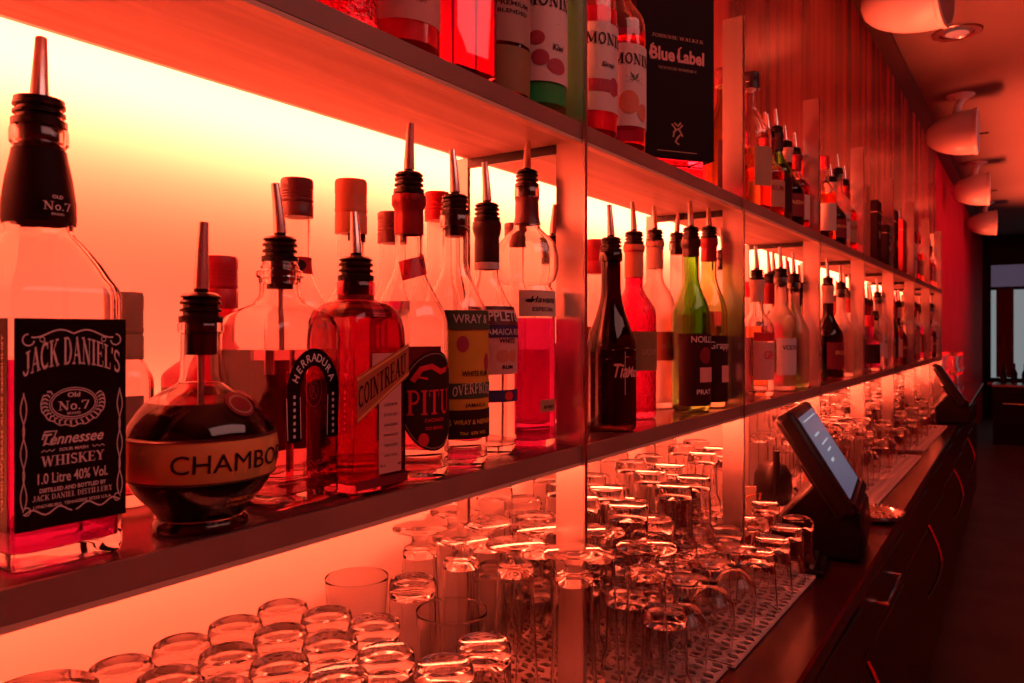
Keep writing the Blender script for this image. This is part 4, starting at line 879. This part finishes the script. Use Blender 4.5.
GK['tumbler'] = (facet(flip(shell('faceted_tumbler', [(.020, .001), (.0245, 0), (.0265, .002), (.0275, .007), (.0280, .04), (.0290, .075), (.0345, .086), (.0355, h - .002), (.0348, h)], [(.0338, h - .002), (.0325, .088), (.0272, .076), (.0255, .04), (.0245, .018), (.010, .014)], 54), h)), 'upturned faceted tumbler')
h = .096
GK['rocks'] = (facet(flip(shell('rocks_glass', [(.021, .001), (.026, 0), (.0285, .002), (.030, .008), (.0315, .05), (.0340, h - .001), (.0333, h)], [(.0325, h - .002), (.0298, .05), (.0275, .020), (.012, .016)], 54), h), .04, 12), 'upturned rocks glass')
h = .168
GK['upright'] = (shell('wide_rimmed_glass', [(.020, .001), (.0245, 0), (.0265, .003), (.0275, .02), (.0310, .09), (.0365, h - .0004), (.0363, h)], [(.0360, h - .0004), (.0304, .09), (.0269, .021), (.012, .0125)], 44), 'upright wide-rimmed mixing glass')
h = .165
GK['bowl'] = (flip(shell('beer_mug_glass', [(.035, .001), (.041, 0), (.0435, .003), (.044, .02), (.043, .09), (.0425, h), (.0415, h)], [(.0410, h - .001), (.0405, .09), (.0405, .024), (.015, .018)], 44), h), 'wide upturned beer glass')
h = .178
GK['wine'] = (shell('wine_glass', [(.030, 0), (.033, .0015), (.030, .003), (.010, .006), (.0045, .012), (.0042, .080), (.008, .088), (.024, .100), (.034, .122), (.0345, .140), (.0295, h), (.0288, h)], [(.0330, .140), (.0325, .122), (.022, .102), (.006, .092)], 32), 'stemmed wine glass standing upright')
gused = set(); GPL = []
def gl(k, x, y, z=0.0, label=None, group=None): GPL.append((k, x, y, z, label, group))
MT = ZC + .0050                          # top of the drain mat
# block of highballs by the near end
rows_x = [-.665, -.610, -.553, -.492, -.431]
for i, x in enumerate(rows_x):
    for j in range(-4, 3):
        y = (.4155 + .012 * (i > 0) + .012 * (i > 1) + .012 * (i > 2) + .010 * (i > 3)) + .0585 * j
        if j < -1 and i > 1: continue
        if i == 0 and j < -1: continue
        if i == 3 and j == 2: continue
        if i == 4 and j < 1: continue
        if j < -1: continue
        gl('high', x, y, 0, 'upturned highball glass near the whiskey bottle, %s row from the wall, %s along' % (ORD[i], ORD[j + 1]), 'upturned highball glasses near the whiskey bottle')
gl('bowl', -.655, .285, 0, 'wide upturned beer glass against the wall at the bottom left corner')
gl('high', -.583, .648, .0135, 'upturned highball glass standing alone behind the near block, higher than the rest')
gl('upright', -.650, .626, 0, 'upright wide-rimmed glass against the wall behind the near block')
gl('upright', -.492, .606, 0, 'upright wide-rimmed glass at the end of the near block of highballs')
# tall footed sling glasses, two rows across the counter
S1 = [(-.643, .728), (-.572, .722), (-.502, .736), (-.4300, .748), (-.370, .812)]
S2 = [(-.662, .8225), (-.592, .800), (-.522, .816), (-.450, .842), (-.376, .878)]
for r_, L in enumerate((S1, S2)):
    for i, (x, y) in enumerate(L):
        if r_ == 1 and i == 4: gl('tumbler', x, y, 0, 'upturned faceted tumbler right of the tall footed glasses, at the mat edge'); continue
        gl('sling', x, y, 0, 'tall upturned footed glass in the %s cross row, %s from the wall' % (('nearer', 'farther')[r_], ORD[i]), 'tall upturned sling glasses below the first upright')
# stacks of tumblers
k = 0
cols = [-.661, -.588, -.516, -.444]
for j in range(9):
    y = .914 + .078 * j
    for i, x in enumerate(cols):
        if any(abs(y - p) < .034 and (x < -.60) for p in POSTS) : continue
        if any(abs(y - p) < .034 and -.49 < x < -.43 for p in POSTS): continue
        kd = ('tumbler', 'rocks', 'tumbler')[(i + j) % 3]; hh = .112 if kd == 'tumbler' else .096
        g = 'stacked tumblers under the second bay'; xx = x
        gl(kd, xx, y, 0, 'lower %s, %s from the wall, %s row after tall footed glasses' % (GK[kd][1], ORD[i], ORD[j]), g)
        if i < 3 or j < 4: gl(kd, xx, y, hh + .0005, 'upper %s, %s from the wall, %s row after tall footed glasses' % (GK[kd][1], ORD[i], ORD[j]), g)
for k, (kd, x, y, w_) in enumerate((('goblet', -.385, .965, 'upturned goblet at the mat edge, nearest of the stemmed ones'), ('goblet', -.380, 1.055, 'upturned goblet at the mat edge, second of the stemmed ones'), ('goblet', -.378, 1.150, 'upturned goblet at the mat edge, third of the stemmed ones'),
     ('rocks', -.375, 1.25, 'upturned rocks glass at the mat edge beyond the goblets'), ('rocks', -.375, 1.34, 'upturned rocks glass at the mat edge, second beyond the goblets'), ('rocks', -.375, 1.43, 'upturned rocks glass at the mat edge, third beyond the goblets'), ('rocks', -.377, 1.515, 'upturned rocks glass at the mat end beside the order terminal'))):
    gl(kd, x, y, 0, w_)
# behind the big terminal and on to the far end
j = 0; y = 2.20
seqg = ['high', 'wine', 'sling', 'goblet', 'sling', 'high', 'wine', 'high', 'goblet', 'rocks', 'sling', 'wine']
while y < 4.95:
    for i, x in enumerate([-.640, -.555] if y < 2.0 else [-.648, -.570, -.492, -.415]):
        if any(abs(y - p) < .038 and (x < -.60 or -.50 < x < -.42) for p in POSTS): continue
        if i == 3 and (j % 4 == 1 or y > 4.18): continue
        if y < 2.0 and x > -.6: continue
        if (4.28 < y < 4.62 and x > -.5): continue
        kd = seqg[(i * 5 + j * 3) % 12] if y > 2.4 else ('high' if i < 2 else 'sling')
        zz = 0; hh = {'high': .159, 'wine': .178, 'sling': .206, 'goblet': .124, 'rocks': .096}[kd]
        xx = x + .006 * ((i * 5 + j * 3) % 3 - 1)
        lab = '%s past the terminal, %s from the wall, %s row' % (GK[kd][1], ORD[i], ORD[j])
        gl(kd, xx, y, 0, lab, 'glasses in rows beyond the big terminal')
        if i < 2 and kd in ('goblet', 'rocks', 'high') and y > 1.9:
            k2 = 'rocks' if kd != 'goblet' else 'goblet'
            gl(k2, xx, y, hh + .0005, '%s topping a stack past the terminal, %s from the wall, %s row' % (GK[k2][1], ORD[i], ORD[j]), 'glasses in rows beyond the big terminal')
    y += .088; j += 1
# a tall pile of tumblers at the far end of the counter
for j in range(4):
    for i in range(3):
        for l in range(3):
            gl('tumbler', -.540 + .077 * i, 5.08 + .08 * j, l * .1125, 'upturned faceted tumbler, far end pile, %s layer, %s from the wall, %s row' % (ORD[l], ORD[i], ORD[j]), 'pile of tumblers at the far end of the counter')
for kd, x, y, z, lab, g in GPL:
    src, d = GK[kd]
    if kd in gused: o = src.copy(); COL.objects.link(o)
    else: o = src; gused.add(kd)
    o.location = (x, y, MT + z); o.rotation_euler = (0, 0, random.uniform(0, 6))
    tag(o, lab or d, 'glass', g)
print('GLASSES', len(GPL))
# ------------------------------------------------------------------ ceiling loudspeakers
def make_speaker():
    r = empty('ceiling_speaker')
    P_ = []; n = 14                       # bullet body, nose to the left, flat face to the right
    for i in range(n + 1):
        t = i / n; P_.append((.157 * math.sqrt(1 - (1 - t) ** 2.0) if t < 1 else .157, .30 * t))
    mb = MB(); mb.lathe([(1e-5, 0)] + P_[1:] + [(.157, .315)], 40)
    for k, (x, y, z) in enumerate(mb.v): mb.v[k] = (z - .17, y, x)
    mb.build('body', 'white', r)
    mb = MB(); mb.lathe([(.160, .314), (.163, .318), (.163, .335), (.150, .340), (.148, .334)], 40)
    for k, (x, y, z) in enumerate(mb.v): mb.v[k] = (z - .17, y, x)
    mb.build('rim', 'white', r)
    mb = MB(); mb.lathe([(.148, .330), (.147, .3365), (.05, .343), (.001, .344)], 40)
    for k, (x, y, z) in enumerate(mb.v): mb.v[k] = (z - .17, y, x)
    mb.build('grille', 'grille', r)
    b = MB().tube([(.04, 0, .145), (.04, 0, .19), (.06, 0, .225), (.06, 0, .245)], [.034, .026, .024, .030], 20).build('bracket', 'white', r)
    MB().lathe([(.02, .235), (.045, .240), (.085, .262), (.092, .270)], 32, (.06, 0, 0)).build('ceiling_rose', 'white', b)
    MB().tube([(.165, 0, -.02), (.23, 0, -.02)], .006, 8).build('pin', 'dark', r)
    return r
sp = make_speaker(); SPK = [(-.43, 3.33, 1.35), (-.458, 5.79, 1.29), (-.493, 8.16, 1.27), (-.53, 10.7, 1.27)]
WH = ['first and nearest of the row', 'second of the row from the camera end', 'third of the row from the camera end', 'last of the row, nearest the far window']
for k, p in enumerate(SPK):
    o = sp if k == 0 else copy_tree(sp)
    o.scale = (.92, .92, .92); o.location = (p[0], p[1], ZCE - .271 * .92); o.rotation_euler = (0, 0, RD((-8, 0, 4, 6)[k]))
    tag(o, 'white bullet-shaped speaker hanging under the ceiling, ' + WH[k], 'speaker', 'white speakers along the ceiling')
r = empty('recessed_downlight', (-.334, 4.56, ZCE)); tag(r, 'round recessed metal downlight in the red-lit ceiling beside the nearest speaker', 'downlight')
MB().lathe([(.075, -.001), (.082, -.008), (.112, -.010), (.118, -.004), (.118, -.0005)], 36).build('trim_ring', 'brush', r)
MB().lathe([(.001, -.0125), (.045, -.013), (.055, -.0102)], 28).build('lens', 'downlight', r)
# ------------------------------------------------------------------ drain mats
def mat_(x0, x1, y0, y1, label, zz=ZC + .0005, th=.004, cw=.0235, ch=.0185, name='drain_mat'):
    nx = int(round((x1 - x0) / cw)); ny = int(round((y1 - y0) / ch)); dx = (x1 - x0) / nx; dy = (y1 - y0) / ny
    v, f = [], []
    for L in (0, 1):
        z = zz + th * L
        for i in range(nx):
            for j in range(ny):
                a, b = x0 + i * dx, y0 + j * dy; n = len(v)
                sh = 0
                hw, hh = dx * .30, dy * .30; mx, my = a + dx / 2, b + dy / 2
                sk = .0028 * (1 if j % 2 else -1)
                v += [(a, b, z), (a + dx, b, z), (a + dx, b + dy, z), (a, b + dy, z),
                      (mx - hw + sk, my - hh, z), (mx + hw + sk, my - hh, z), (mx + hw - sk, my + hh, z), (mx - hw - sk, my + hh, z)]
                q = [(0, 1, 5, 4), (1, 2, 6, 5), (2, 3, 7, 6), (3, 0, 4, 7)]
                for w in q: f.append(tuple(n + k for k in (w if L else w[::-1])))
                if L:
                    m = n - nx * ny * 8
                    for k in range(4): f.append((n + 4 + k, n + 4 + (k + 1) % 4, m + 4 + (k + 1) % 4, m + 4 + k))
    me = bpy.data.meshes.new(name); me.from_pydata(v, [], f); me.update()
    o = link(name, me, 'matp'); tag(o, label, 'drain mat', 'perforated drain mats on the counter')
    mb = MB()
    return o
mat_(-.68, -.343, .10, 1.018, 'pale perforated plastic drain mat under the nearest upturned glasses')
mat_(-.68, -.336, 1.022, 1.56, 'pale perforated plastic drain mat ending in front of the big order terminal')
mat_(-.68, -.343, 1.95, 3.16, 'pale drain mat behind the big order terminal with rows of glasses')
mat_(-.68, -.350, 3.3, 4.25, 'pale drain mat under the far stacks of glasses by the small terminal')
# ------------------------------------------------------------------ order terminals
def make_terminal(full=True):
    from mathutils import Matrix, Vector
    r = empty('order_terminal')
    # local: screen looks to +X, leaning back; sizes in metres
    tilt = RD(32); W_, Hh, T = .30, .232, .040
    def hx(mb):                     # head coordinates (thickness, width, height) -> local
        for k, (x, y, z) in enumerate(mb.v):
            mb.v[k] = (.065 + x * cos(tilt) - z * sin(tilt), y, .105 + x * sin(tilt) + z * cos(tilt))
        return mb
    head = hx(MB().box(-T, 0, -W_ / 2, W_ / 2, 0, Hh)).build('display_housing', 'pos', r, 30, .012)
    hx(MB().box(-T - .012, -T + .004, -W_ / 2 + .04, W_ / 2 - .04, .02, Hh - .10)).build('rear_cover', 'pos', head, 30, .01)
    sc = hx(MB().box(-.001, .0012, -W_ / 2 + .026, W_ / 2 - .026, .030, Hh - .022)).build('screen', 'screen', r, 30)
    mb = MB()
    for (a, b, c, d) in ((-.06, -.02, .10, .106), (-.03, .03, .12, .124), (-.05, .06, .138, .141), (-.07, .00, .160, .164), (-.10, .10, .196, .199)): mb.box(.0012, .0018, a, b, c, d)
    hx(mb).build('screen_text', 'screenw', sc)
    hx(MB().box(-.002, .006, -W_ / 2 + .01, W_ / 2 - .01, .004, .022)).build('card_slot', 'dark', r, 30, .002)
    # stand: wedge foot and neck
    w = .105
    pts = [(-.13, 0), (.060, 0), (.075, .010), (.078, .045), (.072, .10), (.035, .135), (-.02, .15), (-.06, .11), (-.12, .03)]
    mb = MB().rings([[(x, -w, z) for x, z in pts], [(x, w, z) for x, z in pts]], False, True, True)
    mb.build('stand', 'pos', r, 30, .008)
    return r
t1 = make_terminal(); t1.location = (-.362, 1.715, ZC + .0008); t1.rotation_euler = (0, 0, RD(7))
tag(t1, 'big black touchscreen order terminal leaning back on the counter, lit screen', 'terminal')
t2 = copy_tree(t1); t2.location = (-.352, 4.47, ZC + .0008); t2.rotation_euler = (0, 0, RD(8))
tag(t2, 'farther black order terminal at the end of the bar, seen edge-on', 'terminal')
# things behind the big terminal
r = empty('card_reader', (-.575, 2.06, ZC + .0055), RD(25)); tag(r, 'rounded dark card machine propped behind the big order terminal', 'card reader')
mb = MB(); pr = [(.040, 0), (.046, .006), (.050, .04), (.047, .075), (.036, .098), (.015, .108)]
mb.lathe(pr, 32).build('body', 'pos', r)
MB().tube([(.0, -.052, .03), (.0, -.055, .10), (.0, -.055, .145)], [.008, .009, .008], 12).build('handset', 'dark', r)
MB().tube([(.045, -.05, .05), (.075, -.06, .02), (.10, -.03, .012), (.13, -.03, .008)], .0035, 8).build('lead', 'dark', r)
r = empty('bill_folder', (-.555, 1.70, ZC + .001), RD(20)); tag(r, 'small folder of bills leaning between the tumblers and the order terminal', 'bill folder')
MB().box(-.045, .045, -.006, .006, 0, .105).build('cover', 'box_red', r, 30, .002)
MB().box(-.040, .042, -.010, -.0065, .02, .112).build('paper', 'p_cream', r)
o = MB().tube([(-.535, 1.62, ZC + .002), (-.53, 1.615, ZC + .06), (-.50, 1.61, ZC + .11), (-.475, 1.615, ZC + .12), (-.485, 1.605, ZC + .05), (-.49, 1.61, ZC + .003)], .0022, 8).build('cable', 'p_orange')
tag(o, 'thin looping cable beside the stand of the big order terminal', 'cable')
r = empty('pen_tray', (-.352, 1.545, ZC + .001), RD(-82)); tag(r, 'dark pen tray lying at the foot of the big order terminal', 'tray')
MB().box(-.06, .06, -.02, .02, 0, .012).build('tray_body', 'pos', r, 30, .004)
MB().tube([(-.055, 0, .016), (.058, 0, .018)], .0045, 10).build('pen', 'brush', r)
# metal dishes
def dish(x, y, s, label, z=ZC + .0006):
    r = empty('metal_dish', (x, y, z)); tag(r, label, 'dish')
    MB().lathe([(.030 * s, 0), (.052 * s, .002), (.060 * s, .010), (.062 * s, .018), (.0605 * s, .0185), (.056 * s, .010), (.045 * s, .005), (.001, .004)], 40).build('bowl', 'chrome', r)
    mb = MB()
    for k in range(28):
        a = 2 * pi * k / 28; mb.lathe([(.0010, 0), (.0034 * s, .003), (.0034 * s, .005), (.001, .0075)], 8, (.0605 * s * cos(a), .0605 * s * sin(a), .0165))
    mb.build('beaded_rim', 'chrome', r)
dish(-.336, 2.04, 1.25, 'round beaded silver dish at the counter edge beside the big order terminal')
dish(-.365, 4.80, 1.0, 'small silver dish at the counter edge by the farther order terminal')
# ------------------------------------------------------------------ labels that tell the repeated things apart
S.frame_set(1)
